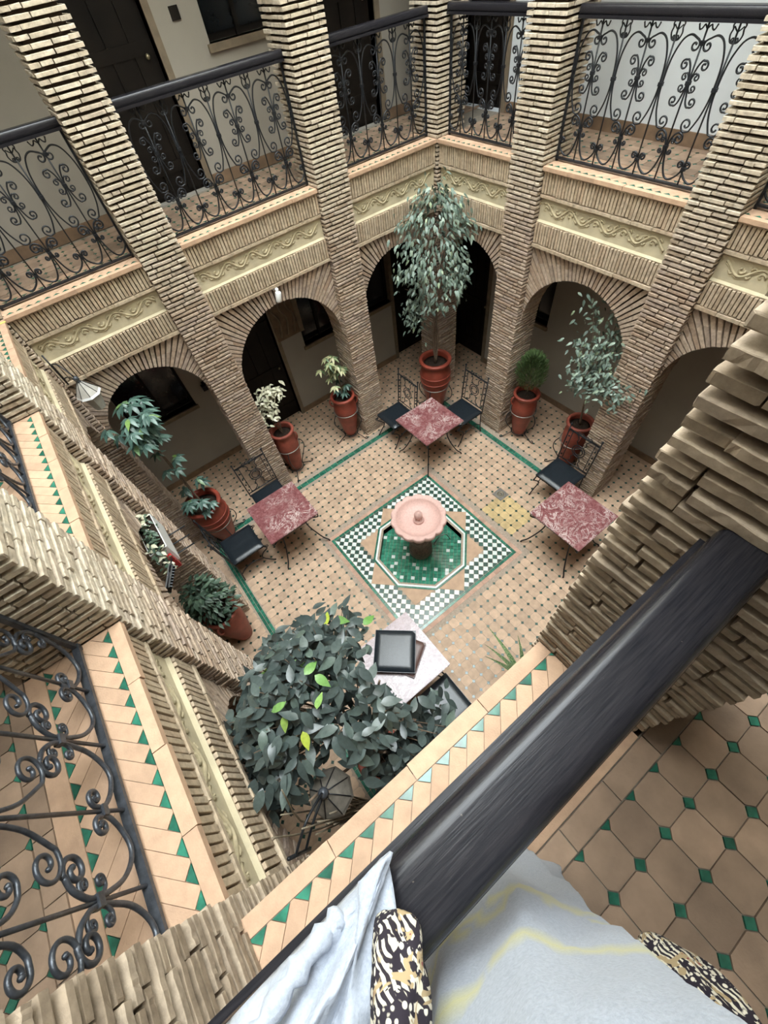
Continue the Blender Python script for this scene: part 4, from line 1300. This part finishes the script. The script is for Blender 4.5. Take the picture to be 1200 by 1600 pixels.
for k in range(14):
    a = rng.uniform(0, 2 * PI); r = .24 * math.sqrt(rng.random())
    p = Vector((P4[0] + r * math.cos(a), P4[1] + r * math.sin(a), rng.uniform(.92, 1.16))); whorl(p, 1.05, 7, (math.cos(a) * .3, math.sin(a) * .3), items, SL)
pieces(r_, 'leaf', items, 'leaf_schefflera', .10, 300, 6, 'small_leaves')
P2 = (.49, 2.49)
r_ = thing('potted_schefflera', (*P2, .10), 'small yellow-green variegated schefflera in a red pot by the column', 'potted plant')
pot(r_, *P2, .10, .81, .198, 'pot_red', 2, -.5)
stand(*P2, .195, .60, 'iron stand under the variegated schefflera pot', 3, PI)
trunk(r_, [(P2[0], P2[1], .84), (P2[0] + .01, P2[1], 1.25), (P2[0] - .02, P2[1], 1.55)], .010, 'stem')
items = []
for k in range(22):
    p = Vector((P2[0] + rng.gauss(-.01, .085), P2[1] + rng.gauss(0, .085), rng.uniform(1.18, 1.62))); whorl(p, 1.0, 7, ((p.x - P2[0]) * 2, (p.y - P2[1]) * 2), items, VL)
for k in range(6):
    p = Vector((P2[0] + rng.gauss(0, .07), P2[1] + rng.gauss(0, .07), rng.uniform(.93, 1.08))); whorl(p, .9, 7, (0, 0), items, SL)
pieces(r_, 'leaf', items, 'leaf_varieg', .10, 300, 6, 'small_leaves')

# -- white-leaved ficus
P3 = (-.64, 2.48)
r_ = thing('potted_ficus', (*P3, .10), 'small ficus with cream-white leaves in a red pot', 'potted plant')
pot(r_, *P3, .10, .84, .19, 'pot_red_worn', 2, -.7)
stand(*P3, .19, .60, 'iron stand under the cream-leaved ficus pot', 3, 0)
WL = [leafmesh('white_leaf_mesh', .075, .036, 'leaf_white', c, .2, 4) for c in (.2, .4)]
for e in ((-.10, -.02, 1.45), (.06, .06, 1.55), (-.17, .05, 1.32), (.14, .08, 1.50)):
    trunk(r_, [(P3[0], P3[1], .86), (P3[0] + e[0] * .4, P3[1] + e[1] * .4, 1.15), (P3[0] + e[0], P3[1] + e[1], e[2])], .006, 'stem')
def wleaf():
    c, s = rng.choice([((-.16, 0, 1.26), .07), ((-.12, .02, 1.46), .07), ((-.02, .05, 1.50), .08), ((.10, .08, 1.56), .07), ((.17, .08, 1.50), .05), ((-.05, 0, 1.30), .06), ((.04, .04, 1.60), .05)])
    p = Vector((P3[0] + c[0] + rng.gauss(0, s), P3[1] + c[1] + rng.gauss(0, s), c[2] + rng.gauss(0, s * .6)))
    d = Vector((rng.gauss(0, 1), rng.gauss(0, 1), rng.uniform(-.8, .1)))
    return orient(p, d, (-.3, -.3, 1), rng.uniform(.75, 1.15))
scatter_leaves(r_, wleaf, 290, WL, 'leaf_white', .08, 300)

# -- little conifer
P6 = (2.55, .56)
r_ = thing('potted_conifer', (*P6, .08), 'small rounded green conifer in a red pot by the right-hand column', 'potted plant')
pot(r_, *P6, .08, .80, .195, 'pot_red', 2, 2.6)
stand(*P6, .195, .55, 'iron stand under the small conifer pot', 3, -PI / 2)
trunk(r_, [(P6[0], P6[1], .8), (P6[0], P6[1], 1.35)], .012, 'stem')
CL = [leafmesh('conifer_leaf_mesh', .06, .014, 'leaf_conifer', .1, .2, 2)]
def cleaf():
    t = rng.random() ** .7; z = .97 + .52 * t; R = .205 * math.sin(PI * (.18 + .80 * (1 - t)) * .85)
    a = rng.uniform(0, 2 * PI); r = R * rng.uniform(.5, 1)
    d = Vector((math.cos(a) * .6, math.sin(a) * .6, .8 + rng.uniform(-.4, .4)))
    return orient((P6[0] + r * math.cos(a), P6[1] + r * math.sin(a), z), d, (math.cos(a), math.sin(a), .3), rng.uniform(.8, 1.3), rng.uniform(-1, 1))
scatter_leaves(r_, cleaf, 2200, CL, 'leaf_conifer', .05, 0, rest='needle_leaves')

# -- right-hand ficus
P7 = (2.58, -.36)
r_ = thing('potted_ficus', (*P7, .08), 'leaning grey-green ficus in a dark red pot behind the right chair', 'potted plant')
pot(r_, *P7, .08, .83, .188, 'pot_red_worn', 2, .8)
stand(*P7, .19, .55, 'iron stand under the right-hand ficus pot', 3, 2.2)
tips = [(2.50, -.05, 2.50), (2.62, -.33, 2.42), (2.30, -.62, 1.98), (2.22, -.85, 1.90), (2.40, -.10, 2.05), (2.34, -.20, 1.72), (2.42, -.36, 2.20), (2.52, -.50, 2.25)]
trunk(r_, [(2.58, -.36, .85), (2.53, -.34, 1.2), (2.46, -.34, 1.6)], .016, 'trunk')
for t in tips: trunk(r_, [(2.50, -.34, 1.40), ((2.46 + t[0]) / 2, (-.34 + t[1]) / 2, (1.55 + t[2]) / 2 + .04), t], .006, 'branch', sides=5)
def fleaf():
    t = rng.choice(tips); k = rng.uniform(.35, 1.15)
    p = Vector((2.47 + (t[0] - 2.47) * k, -.34 + (t[1] + .34) * k, 1.5 + (t[2] - 1.5) * k)) + Vector((rng.gauss(0, .085), rng.gauss(0, .085), rng.gauss(-.01, .075)))
    if p.y < -.56: p.x = min(p.x, 2.28)
    d = Vector((rng.gauss(0, .8), rng.gauss(0, .8), rng.uniform(-1, -.1)))
    return orient(p, d, (-.4, -.3, 1), rng.uniform(.75, 1.15))
scatter_leaves(r_, fleaf, 760, TL, 'leaf_tree', .09, 300)
# second, smaller shoot beside the pot
def gleaf():
    p = Vector((2.30 + rng.gauss(0, .05), -.08 + rng.gauss(0, .06), 1.18 + rng.gauss(0, .09)))
    return orient(p, (rng.gauss(0, 1), rng.gauss(0, 1), rng.uniform(-.8, .1)), (0, 0, 1), rng.uniform(.7, 1.0))

# -- shrub in the left arcade
P5 = (-2.64, .52)
r_ = thing('potted_shrub', (*P5, .03), 'dense dark shrub in a brown-red pot under the left wall', 'potted plant')
pot(r_, *P5, .03, .80, .205, 'pot_red_worn', 2, 1.0)
HL = [leafmesh('shrub_leaf_mesh', .075, .034, 'leaf_shrub', c, .2, 4) for c in (.2, .4)]
for k in range(6): trunk(r_, [(P5[0], P5[1], .76), (P5[0] + rng.uniform(-.1, .1), P5[1] + rng.uniform(-.1, .15), 1.0), (P5[0] + rng.uniform(-.2, .2), P5[1] + rng.uniform(-.15, .25), 1.25)], .006, 'stem')
def hleaf():
    a = rng.uniform(0, 2 * PI); t = rng.random(); r = .27 * math.sqrt(rng.random()) * (1 - .4 * t)
    p = Vector((P5[0] + r * math.cos(a), P5[1] + .06 + r * math.sin(a), .85 + .5 * t))
    return orient(p, (math.cos(a) + rng.gauss(0, .5), math.sin(a) + rng.gauss(0, .5), rng.uniform(-.5, .5)), (0, 0, 1), rng.uniform(.8, 1.3))
scatter_leaves(r_, hleaf, 420, HL, 'leaf_shrub', .08, 300)

# -- big leafy plant in the near left corner, its crown just below the gallery
FP = (-2.02, -1.78)
r_ = thing('potted_rubber_plant', (*FP, 0), 'big dark leafy ficus filling the lower left below the ledge', 'potted plant')
pot(r_, *FP, 0, .75, .24, 'pot_red_worn', 0)
for k in range(5):
    a = k * 1.3; trunk(r_, [(FP[0] + .03 * math.cos(a), FP[1] + .03 * math.sin(a), .66), (FP[0] + .06 * math.cos(a), FP[1] + .06 * math.sin(a), 1.6), (FP[0] + .22 * math.cos(a), FP[1] + .22 * math.sin(a), 2.6), (FP[0] + .32 * math.cos(a), FP[1] + .30 * math.sin(a), 3.0)], .013, 'stem')
RL = [leafmesh('rubber_leaf_mesh', .098, .046, 'leaf_rubber', c, .16, 6) for c in (.12, .25, .4)]
BLF = [leafmesh('bright_leaf_mesh', .09, .045, 'leaf_bright', c, .16, 6) for c in (.12, .3)]
rng.seed(5)
def crown(lo=0.0):
    """a point of the crown's upper shell"""
    while True:
        u, v = rng.uniform(-1, 1), rng.uniform(-1, 1)
        q = u * u + v * v
        if q < 1: break
    x = -1.98 + .66 * u; y = -1.68 + .60 * v
    z = 3.22 - .55 * q ** 1.2 - lo * rng.random() + rng.uniform(-.10, .06)
    if x > -1.72 + .35 * max(0, -1.35 - y) * (1 if y > -1.6 else 0) and -1.93 < y < -1.30: return crown(lo)
    if y < -1.88 and x < -2.02: return crown(lo)
    if y < -2.12: y = -2.12
    if x < -2.40 and z > 2.85: x = -2.40
    return Vector((x, y, z)), u, v
tw = []
for k in range(74):
    p, u, v = crown()
    b = Vector((-1.95 + .30 * u, -1.68 + .30 * v, 2.5 + .1 * rng.random()))
    tw.append((p, u, v))
    trunk(r_, [tuple(b), tuple((b + p) / 2 + Vector((0, 0, .08))), tuple(p)], .0045, 'twig', sides=5)
items = []
for (p, u, v) in tw:
    for k in range(7):
        a = math.atan2(v, u) + rng.gauss(0, 1.1)
        back = .03 * k * rng.uniform(.5, 1.2)
        q = p - Vector((u, v, .3)) * back + Vector((rng.gauss(0, .02), rng.gauss(0, .02), rng.gauss(0, .015)))
        d = Vector((math.cos(a), math.sin(a), -.25 + rng.gauss(0, .28)))
        items.append((rng.choice(RL), orient(q, d, (rng.gauss(0, .35), rng.gauss(0, .35), 1), rng.uniform(.75, 1.18)), None))
for k in range(1000):
    p, u, v = crown(.30); p.z -= .08
    a = rng.uniform(0, 2 * PI)
    items.append((rng.choice(RL), orient(p, (math.cos(a), math.sin(a), -.3 + rng.gauss(0, .3)), (rng.gauss(0, .4), rng.gauss(0, .4), 1), rng.uniform(.75, 1.1)), None))
pieces(r_, 'leaf', items, 'leaf_rubber', .10, 300, 8, 'inner_leaves')
for (x, y, z, a) in ((-2.10, -1.38, 2.98, 2.6), (-2.16, -1.40, 2.98, 2.8), (-2.05, -1.22, 2.80, 1.9), (-2.02, -1.45, 3.10, -.6), (-1.97, -1.58, 3.20, .3), (-1.93, -1.62, 3.22, -1.2), (-2.10, -1.62, 3.18, 2.9), (-2.14, -1.66, 3.16, -2.2), (-2.10, -1.78, 3.2, -1.8), (-1.76, -1.30, 2.85, 1.0), (-1.70, -1.28, 2.82, -.8), (-2.0, -1.75, 3.22, .8), (-1.58, -1.42, 2.8, .2)):
    link(bpy.data.objects.new('young_leaf', rng.choice(BLF)), r_, orient((x, y, z), (math.cos(a), math.sin(a), -.2), (rng.gauss(0, .2), rng.gauss(0, .2), 1), rng.uniform(.8, 1.15)))
# dry canes in the corner
r_ = thing('dry_canes', (-2.30, -2.05, 0), 'bundle of dry brown canes in the near left corner', 'dry canes')
rng.seed(9)
for k in range(22):
    b = (-2.34 + rng.uniform(-.06, .10), -2.06 + rng.uniform(-.05, .08), 0)
    tp = (-2.33 + rng.uniform(-.05, .14), -2.05 + rng.uniform(-.06, .14), rng.uniform(2.5, 3.15))
    trunk(r_, [b, ((b[0] + tp[0]) / 2 + rng.uniform(-.03, .03), (b[1] + tp[1]) / 2 + rng.uniform(-.03, .03), 1.5), tp], .008, 'cane', 'dry_stem', 6)
for k in range(2):
    trunk(r_, [(-2.34, -2.04 + .05 * k, 1.0), (-2.36 - .02 * k, -2.06 + .04 * k, 2.6), (-2.33 + .10 * k, -2.05 + .10 * k, 3.4)], .007, 'cane', 'dry_stem', 6)
# snake plant below the near ledge
SP = (-.36, -2.13)
r_ = thing('snake_plant', (*SP, 0), 'spotted snake-plant leaves leaning out beside the close brick column', 'potted plant')
pot(r_, *SP, 0, .30, .15, 'pot_red', 0)
def blade(b, t, W, mat='leaf_snake'):
    b, t = Vector(b), Vector(t); mb = MB(); vs = []; fs = []; n = 8
    ctrl = b + (t - b) * .35 + Vector((0, 0, .18))
    for i in range(n + 1):
        k = i / n; p = b * (1 - k) ** 2 + ctrl * 2 * k * (1 - k) + t * k * k
        d = (ctrl - b) * (1 - k) + (t - ctrl) * k; sd = d.cross(Vector((0, 0, 1))).normalized()
        w = W * (.6 + .4 * math.sin(PI * min(1, k + .2))) * max(.02, 1 - k ** 3)
        vs += [tuple(p - sd * w / 2), tuple(p + Vector((0, 0, -.008))), tuple(p + sd * w / 2)]
    for i in range(n): a = 3 * i; fs += [(a, a + 3, a + 4, a + 1), (a + 1, a + 4, a + 5, a + 2)]
    mb.add(vs, fs, True); return mb.mesh('blade_mesh', mat)
for t in ((-.35, -1.50, .62), (-.55, -1.66, .75), (-.66, -1.76, .85), (-.2, -1.8, .7), (-.5, -2.0, .9), (-.3, -2.0, .8)):
    add(r_, 'leaf', blade((SP[0] + (t[0] - SP[0]) * .1, SP[1] + (t[1] - SP[1]) * .1, .26), t, .055), Matrix.Identity(4))

# ================================================================== WALL FITTINGS
def lantern(cx, cy, z, label, arm, g1='lamp_glass', g2='lamp_white'):
    root = thing('wall_lantern', (cx, cy, z - .2), label, 'lantern', 0, 'octagonal glass wall lanterns')
    B = Matrix.Translation((cx, cy, z))
    mb = MB(); mb.ball((0, 0, .075), .026, 12); mb.lathe([(.018, .03), (.022, .05), (.012, .056)], 10); mb.build('finial', 'iron_grey', root, B)
    R = .105
    for k in range(8):
        a0, a1 = k * PI / 4 + .02, (k + 1) * PI / 4 - .02
        mb = MB(); mb.add([(.022 * math.cos(a0), .022 * math.sin(a0), .04), (.022 * math.cos(a1), .022 * math.sin(a1), .04), (R * math.cos(a1), R * math.sin(a1), -.075), (R * math.cos(a0), R * math.sin(a0), -.075)], [(0, 3, 2, 1)])
        mb.build('roof_pane', g1, root, B)
        mb = MB(); q0, q1 = k * PI / 4, (k + 1) * PI / 4
        mb.add([(R * math.cos(q0), R * math.sin(q0), -.076), (R * math.cos(q1), R * math.sin(q1), -.076), (R * 1.09 * math.cos(q1), R * 1.09 * math.sin(q1), -.098), (R * 1.09 * math.cos(q0), R * 1.09 * math.sin(q0), -.098),
                (R * .95 * math.cos(q1), R * .95 * math.sin(q1), -.105), (R * .95 * math.cos(q0), R * .95 * math.sin(q0), -.105)], [(0, 3, 2, 1), (3, 5, 4, 2)])
        mb.build('eave', g2, root, B)
        mb = MB(); mb.tube([(.022 * math.cos(q0), .022 * math.sin(q0), .042), (R * math.cos(q0), R * math.sin(q0), -.074)], .0032, 5); mb.build('roof_rib', 'iron', root, B)
        mb = MB(); r2, r3 = R * .86, R * .5
        mb.add([(r2 * math.cos(q0), r2 * math.sin(q0), -.10), (r2 * math.cos(q1), r2 * math.sin(q1), -.10), (r3 * math.cos(q1), r3 * math.sin(q1), -.26), (r3 * math.cos(q0), r3 * math.sin(q0), -.26)], [(0, 3, 2, 1)])
        mb.build('side_pane', 'lamp_glass', root, B)
    # scrolled bracket to the wall
    e = Vector(arm)
    mb = MB(); mb.tube(crom([(0, 0, .10), tuple(e * .45 + Vector((0, 0, .16))), tuple(e + Vector((0, 0, .08)))], 5), .006, 6)
    mb.tube(crom([(0, 0, .06), tuple(e * .5 + Vector((0, 0, .02))), tuple(e + Vector((0, 0, -.08)))], 5), .006, 6)
    mb.tube([tuple(e + Vector((0, 0, -.14))), tuple(e + Vector((0, 0, .18)))], .008, 6)
    mb.build('bracket', 'iron', root, B)
lantern(-2.30, 2.05, 2.985, 'glass wall lantern in the upper left corner above the schefflera', (-.11, .20, .10))
lantern(-2.20, -1.99, 2.86, 'octagonal lantern roof seen from above among the big leaves', (-.20, -.12, .06), 'shaded_glass', 'shaded_glass')
# security camera on the arch
sc_ = thing('security_camera', (-.08, 2.36, 2.78), 'white security camera above the middle arch', 'camera')
SB = Matrix.Translation((-.08, 2.30, 2.82)) @ Matrix.Rotation(.25, 4, 'Y')
mb = MB(); mb.lathe([(.03, 0), (.03, .012), (.012, .02)], 14, cap1=True); mb.build('mount', 'white_plastic', sc_, Matrix.Translation((-.08, 2.385, 2.875)) @ Matrix.Rotation(PI / 2, 4, 'X'))
mb = MB(); mb.ball((0, .03, .045), .022, 10); mb.tube([(0, .03, .045), (0, .085, .055)], .010, 8); mb.build('joint', 'white_plastic', sc_, SB)
mb = MB(); mb.lathe([(.030, -.075), (.034, -.07), (.034, .02), (.028, .032)], 18, cap1=True); mb.build('housing', 'white_plastic', sc_, SB)
mb = MB(); mb.lathe([(.022, -.0765), (.020, -.0775)], 14, cap1=True); mb.build('lens', 'black_plastic', sc_, SB)
# white planter box on the left wall
pb = thing('planter_box', (-2.505, .55, 2.19), 'white planter box with trailing leaves on the left wall', 'planter')
mb = MB(); mb.box(-2.58, -2.43, .33, .77, 2.18, 2.40); mb.build('box', 'white_plastic', pb)
mb = MB(); mb.box(-2.572, -2.438, .338, .762, 2.40, 2.405); mb.build('soil', 'soil', pb)
for yy in (.40, .52, .64):
    mb = MB(); mb.tube([(-2.56, yy, 2.172), (-2.27, yy, 2.172)], .007, 6); mb.build('bracket_rod', 'iron', pb)
mb = MB(); mb.box(-2.50, -2.45, .28, .32, 2.15, 2.32); mb.build('red_tag', 'red_plastic', pb)
def pleaf():
    p = Vector((-2.51 + rng.gauss(0, .030), .50 + rng.uniform(-.30, .26), 2.44 + rng.gauss(0, .03)))
    if p.y < .33: p.z -= (.33 - p.y) * 1.2
    return orient(p, (rng.gauss(0, 1), rng.gauss(0, 1), rng.uniform(-.7, .3)), (0, 0, 1), rng.uniform(.5, .9))
scatter_leaves(pb, pleaf, 170, HL + WL[:1], 'leaf_shrub', .06, 200, minpx=5)
# floodlight
fl = thing('floodlight', (-2.50, -.10, 2.42), 'small black floodlight under the left wall parapet', 'floodlight')
FM = Matrix.Translation((-2.50, -.06, 2.50)) @ Matrix.Rotation(-.5, 4, 'Z') @ Matrix.Rotation(.55, 4, 'Y')
mb = MB(); mb.box(-.015, .015, -.10, .10, -.06, .06); mb.build('housing', 'black_plastic', fl, FM)
for k in range(8):
    mb = MB(); q = -.085 + k * .0243; mb.box(.015, .032, q - .004, q + .004, -.052, .052); mb.build('cooling_fin', 'iron_grey', fl, FM)
mb = MB(); mb.tube([(0, -.11, 0), (0, -.11, .12), (0, .11, .12), (0, .11, 0)], .006, 6); mb.build('bracket', 'iron', fl, FM)
mb = MB(); mb.tube([(0, 0, .12), (0, 0, .22)], .007, 6); mb.build('arm', 'iron', fl, FM)
# wall pieces in the galleries
o = MB(); o.box(.188, .27, 3.435, 3.452, 4.785, 4.87); o = o.build('wall_vent', 'dark_wood'); tag(o, 'small dark square vent on the upper gallery wall', 'vent')
hp_ = thing('wall_hanging', (.35, 3.60, 1.48), 'brown wood and cloth hanging beside the ground floor door', 'wall hanging')
mb = MB(); mb.box(.15, .55, 3.585, 3.605, 1.49, 2.25); mb.build('panel', 'mid_wood', hp_)
for k in range(3):
    mb = MB(); x = .22 + .12 * k; mb.tube(crom([(x, 3.578, 1.55), (x + .05, 3.574, 1.8), (x - .03, 3.574, 2.0), (x + .04, 3.578, 2.2)], 5), .016, 6); mb.build('carved_figure', 'frame_wood', hp_)
mb = MB(); mb.box(.545, .62, 3.56, 3.61, 1.50, 2.25); mb.build('post', 'frame_wood', hp_)
wl = thing('wall_sconce', (-1.18, 3.60, 1.38), 'small black sconce on the ground floor wall beside the left window', 'lamp')
mb = MB(); mb.box(-1.23, -1.13, 3.53, 3.60, 1.38, 1.46); mb.build('shade', 'black_plastic', wl)
mb = MB(); mb.box(-1.20, -1.16, 3.595, 3.62, 1.35, 1.49); mb.build('back_plate', 'iron', wl)
o = MB(); o.box(XM - .30, XM + .01, YP - .075, YP - .045, ZL, ZL + .004); o = o.build('yellow_strip', 'yellow_band'); tag(o, 'yellow strip across the ledge at the left edge', 'strip')

# ================================================================== THE PERSON AT THE RAIL
def vnoise(x, y, s):
    return math.sin(x * 1.7 + s) * math.cos(y * 2.3 - s * .7) + .5 * math.sin(x * 4.1 - y * 3.3 + s * 1.9) + .25 * math.sin(x * 9.7 + y * 8.1 + s)
PC = Vector((-1.875, -2.635, ZL))
pr = thing('person', (PC.x, PC.y, ZL), 'person in a white wrap and patterned scarf leaning on the black handrail', 'person')
# body: one skin grown from a skeleton (mostly under the robe)
def skinned(name, joints, edges, mat, parent):
    me = bpy.data.meshes.new(name + '_skeleton')
    me.from_pydata([j[0] for j in joints], edges, [])
    o = bpy.data.objects.new(name, me); COL.objects.link(o)
    md = o.modifiers.new('skin', 'SKIN'); md.use_smooth_shade = True
    for k, j in enumerate(joints):
        r = j[1]; me.skin_vertices[0].data[k].radius = (r, r) if not isinstance(r, tuple) else r
    me.skin_vertices[0].data[0].use_root = True
    sb = o.modifiers.new('sub', 'SUBSURF'); sb.levels = sb.render_levels = 2
    dg = bpy.context.evaluated_depsgraph_get(); dg.update()
    nm = bpy.data.meshes.new_from_object(o.evaluated_get(dg))
    bpy.data.objects.remove(o)
    nm.name = name + '_mesh'; nm.materials.clear(); nm.materials.append(MATS[mat])
    nm.polygons.foreach_set('use_smooth', [True] * len(nm.polygons))
    return link(bpy.data.objects.new(name, nm), parent)
px, py = PC.x, PC.y - .03
J = [((px, py, 4.52), (.14, .11)), ((px, py, 4.75), (.12, .09)), ((px, py - .02, 4.95), (.15, .10)), ((px, py - .03, 5.06), (.07, .06)), ((px, py - .02, 5.12), .048), ((px + .01, py + .0, 5.20), .082), ((px + .012, py + .012, 5.29), .075),
     ((px - .17, py - .03, 5.02), .055), ((px - .22, py + .02, 4.78), .044), ((px - .06, py + .17, 4.98), .032), ((px + .02, py + .20, 5.05), .030),
     ((px + .17, py - .03, 5.02), .055), ((px + .25, py + .0, 4.80), .044), ((px + .22, py + .14, 5.0), .032), ((px + .19, py + .18, 5.07), .030),
     ((px - .09, py, 4.45), .085), ((px - .10, py + .02, 4.05), .062), ((px - .10, py - .01, 3.68), .042), ((px - .10, py + .09, 3.64), .035), ((px - .10, py + .15, 3.63), .028),
     ((px + .09, py, 4.45), .085), ((px + .10, py + .02, 4.05), .062), ((px + .10, py - .01, 3.68), .042), ((px + .10, py + .09, 3.64), .035), ((px + .10, py + .15, 3.63), .028)]
E_ = [(0, 1), (1, 2), (2, 3), (3, 4), (4, 5), (5, 6), (2, 7), (7, 8), (8, 9), (9, 10), (2, 11), (11, 12), (12, 13), (13, 14), (0, 15), (15, 16), (16, 17), (17, 18), (18, 19), (0, 20), (20, 21), (21, 22), (22, 23), (23, 24)]
for hs, w0 in ((10, -1), (14, 1)):          # four fingers and a thumb on each hand
    b = J[hs][0]
    for f in range(4):
        k = len(J); o_ = (-.02 + f * .014)
        J.append(((b[0] - w0 * .012 + o_ * .6, b[1] + .035, b[2] + .012 - f * .012), .0095)); J.append(((b[0] - w0 * .030 + o_ * .3, b[1] + .048, b[2] + .026 - f * .012), .0085))
        E_ += [(hs, k), (k, k + 1)]
    k = len(J); J.append(((b[0] - w0 * .028, b[1] - .008, b[2] + .018), .011)); J.append(((b[0] - w0 * .045, b[1] + .006, b[2] + .030), .0095)); E_ += [(hs, k), (k, k + 1)]
skinned('body', J, E_, 'skin', pr)
mb = MB()                                   # hair
for i in range(9):
    pass
prof = [(.100, 5.10), (.108, 5.16), (.106, 5.23), (.096, 5.30), (.070, 5.355), (.030, 5.38), (.002, 5.384)]
mb.lathe(prof, 24, px + .008, py - .022, sc=lambda a, z, r: 1 - .28 * max(0, math.sin(a)) * (1 if z < 5.29 else .3))
mb.build('hair', 'hair', pr)
# robe: folded cloth hanging from the chest, pressed against the rail
mb = MB(); NZ, NA = 46, 96; at = []
for i in range(NZ + 1):
    t = i / NZ; z = 3.66 + (5.0 - 3.66) * t
    rx = .235 - .035 * math.sin(PI * min(1, t * 1.05)) - (.05 * max(0, (t - .85) / .15)); ry = .205 - .02 * t - (.06 * max(0, (t - .8) / .2))
    for k in range(NA):
        a = 2 * PI * k / NA
        f = 1 + (.050 * (1 - t * .35)) * (1 - 2 * abs(math.sin(a * 5 + 1.6 * math.sin(t * 4)))) + .022 * vnoise(a * 2.6, t * 9, 1) + .008 * vnoise(a * 9, t * 30, 2)
        x = PC.x + rx * f * math.cos(a); y = PC.y + ry * f * math.sin(a)
        if z > 4.40: y = min(y, YM - .245 + .02 * math.sin(x * 30)) if z < 4.62 else min(y, YM - .23)
        mb.v.append((x, y, z))
        s1 = abs((z - 4.58) + .05 * math.sin(a * 1.5 + .4)); s2 = abs((z - 4.36) + .03 * math.sin(a * 2))
        st = 0
        if s1 < .012: st = .9
        if s2 < .006 or abs(s2 - .018) < .005 or abs(s2 - .034) < .005: st = .8
        at.append(st)
for i in range(NZ):
    for k in range(NA):
        k2 = (k + 1) % NA
        mb.f.append((i * NA + k, i * NA + k2, (i + 1) * NA + k2, (i + 1) * NA + k)); mb.sm.append(True)
mb.at = at
mb.build('robe', 'white_cloth', pr)
# wrap end lying over the handrail
mb = MB(); NU, NV = 40, 30; at = []
for i in range(NU + 1):
    u = i / NU                               # along the rail, from the pointed tip to the person's side
    x = -1.868 - .30 * u + .012 * math.sin(u * 9)
    for j in range(NV + 1):
        v = j / NV                           # across: courtyard side, over the top, back to the body
        wdt = .004 + .16 * (1 - math.exp(-u * 3.2))
        yc = YM - .118 - .012 * u
        y = yc - wdt * v
        dd = y - (YM - RD)
        top = ZL + .985 - .9 * max(0, abs(dd) - .035) ** 1.4
        z = top + .012 + (.05 * u + .02) * (math.sin(v * PI) ** 1.5) + .010 * vnoise(u * 9, v * 8, 3) * min(1, u * 3 + .2) + .16 * max(0, v - .62) * u + .012 * math.sin(v * 16 + u * 4) * u
        if v < .08: z -= (.08 - v) * .35
        mb.v.append((x + .02 * math.sin(v * 7), y, z)); at.append(0)
for i in range(NU):
    for j in range(NV):
        a = i * (NV + 1) + j; mb.f.append((a, a + NV + 1, a + NV + 2, a + 1)); mb.sm.append(True)
mb.at = at
o = mb.build('wrap', 'white_cloth', pr)
sl = o.modifiers.new('thickness', 'SOLIDIFY'); sl.thickness = .004
# twisted tassel of the wrap
mb = MB(); mb.tube(crom([(-1.925, YM - .128, 4.60), (-1.97, YM - .135, 4.635), (-2.03, YM - .15, 4.65), (-2.10, YM - .17, 4.66)], 6), [.010 + .004 * math.sin(k * 2.4) for k in range(19)], 8)
mb.build('tassel', 'white_cloth', pr)
# patterned scarf: a gathered fold on the rail and two loops at the right hip
def bunch(name, pts, r, seed, squash=1.0):
    mb = MB(); P = crom(pts, 8); n = len(P); sides = 20
    rings = []
    for i in range(n):
        t = i / (n - 1); rr = r * (math.sin(PI * min(1, .16 + t * .9)) ** .6)
        rings.append([rr * (1 + .16 * math.sin(k * 2 * PI * 3 / sides + seed + t * 5) + .10 * math.sin(k * 2 * PI * 5 / sides - t * 9)) for k in range(sides)])
    base = MB(); base.tube(P, 1.0, sides, cap=True)
    vs = []
    for i in range(n):
        for k in range(sides):
            q = Vector(base.v[i * sides + k]) - P[i]
            vs.append(tuple(P[i] + q * rings[i][k]))
    mb.add(vs, base.f, True)
    return mb.build(name, 'patterned_cloth', pr)
bunch('scarf', [(-1.876, -2.358, 4.605), (-1.89, -2.375, 4.625), (-1.91, -2.405, 4.64), (-1.94, -2.44, 4.66), (-1.98, -2.50, 4.70)], .026, 1)
bunch('scarf_end', [(-1.70, -2.590, 4.38), (-1.695, -2.615, 4.43), (-1.71, -2.66, 4.49), (-1.725, -2.72, 4.54)], .030, 2)
bunch('scarf_end', [(-1.665, -2.655, 4.24), (-1.645, -2.69, 4.30), (-1.65, -2.74, 4.38), (-1.67, -2.80, 4.46)], .038, 4)
